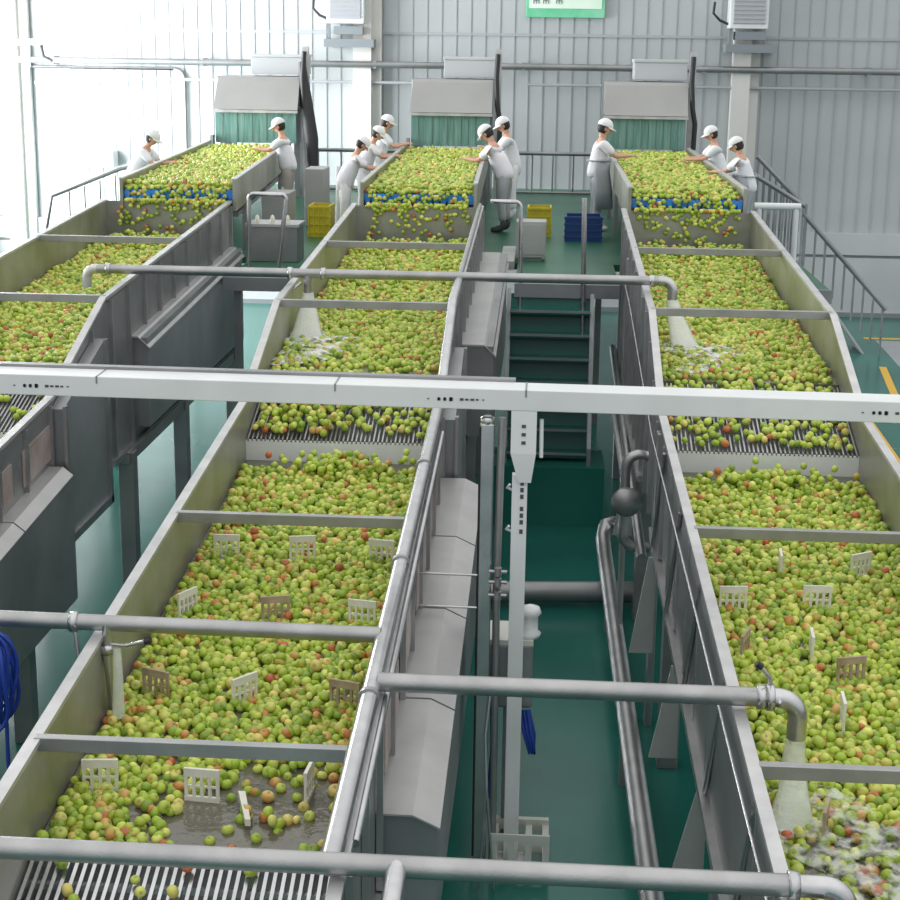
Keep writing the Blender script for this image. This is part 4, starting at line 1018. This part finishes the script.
person(-4.62, 28.8, R_(178), .20, 'worker in white shirt and beige trousers right of the left belt', 1.68, .56, 1.18, .12, legs='trouser', look=.5)
person(-3.32, 26.5, R_(14), .42, 'nearest worker in white at the left side of the middle belt', 1.55, .66, 1.12, .08, legs='shirt', look=.9, long_shirt=True)
person(-3.30, 28.9, R_(2), .38, 'second worker in white at the left side of the middle belt, between two others', 1.60, .62, 1.14, .12, look=.7, long_shirt=True)
person(-3.22, 30.6, R_(5), .25, 'farthest worker in white at the left side of the middle belt', 1.70, .52, 1.18, .12, look=.4, long_shirt=True)
person(-.70, 27.2, R_(165), .42, 'worker bending low over the right side of the middle belt, grey trousers', 1.74, .60, 1.12, .12, legs='apron', look=1.0, boots='dark_trouser')
person(-.62, 29.4, R_(185), .22, 'worker in white standing upright behind the bending one at the middle belt', 1.74, .45, 1.18, .12, look=.6, long_shirt=True)
person(.86, 27.8, R_(8), .12, 'worker in a grey apron standing left of the right belt', 1.78, .50, 1.16, .12, legs='apron', apron='apron', look=.5)
person(3.06, 29.0, R_(182), .22, 'farther worker in white at the right side of the right belt', 1.66, .60, 1.12, .12, look=.5)
person(3.24, 26.3, R_(160), .28, 'nearer worker in white with a grey apron at the right side of the right belt', 1.62, .62, 1.12, .12, legs='apron', apron='apron', look=.6)

# ------------------------------------------------------------------ light
wd = bpy.data.worlds.new('sky'); SC.world = wd; wd.use_nodes = True; nt = wd.node_tree
bg = nt.nodes['Background']; tc = nt.nodes.new('ShaderNodeTexCoord'); sx = nt.nodes.new('ShaderNodeSeparateXYZ'); rp = nt.nodes.new('ShaderNodeValToRGB')
nt.links.new(tc.outputs['Generated'], sx.inputs[0]); nt.links.new(sx.outputs['Z'], rp.inputs[0]); nt.links.new(rp.outputs[0], bg.inputs[0])
rp.color_ramp.elements[0].position = 0.0; rp.color_ramp.elements[0].color = (.45,.48,.5,1)
rp.color_ramp.elements[1].position = .75; rp.color_ramp.elements[1].color = (1.0,1.0,.99,1)
bg.inputs[1].default_value = 1.05
def area(name, loc, rot, sx_, sy_, e, col=(1,1,1)):
    l = bpy.data.lights.new(name, 'AREA'); l.shape = 'RECTANGLE'; l.size = sx_; l.size_y = sy_; l.energy = e; l.color = col
    o = bpy.data.objects.new(name, l); COL.objects.link(o); o.location = loc; o.rotation_euler = rot; return o
# daylight through the tall windows of the left wall, strongest in the far corner
area('window_daylight', (-13.25, 32.4, 5.1), (0, R_(-90), 0), 7.8, 9.4, 3200, (.96,.98,1))
area('window_daylight', (-13.25, 24.5, 5.1), (0, R_(-90), 0), 7.8, 5, 350, (.96,.98,1))
area('window_daylight', (-13.25, 15, 5.1), (0, R_(-90), 0), 7.8, 6, 250, (.96,.98,1))
SC.view_settings.view_transform = 'Standard'; SC.view_settings.look = 'None'; SC.view_settings.gamma = 1
SC.view_settings.use_curve_mapping = False; SC.view_settings.exposure = 0.28
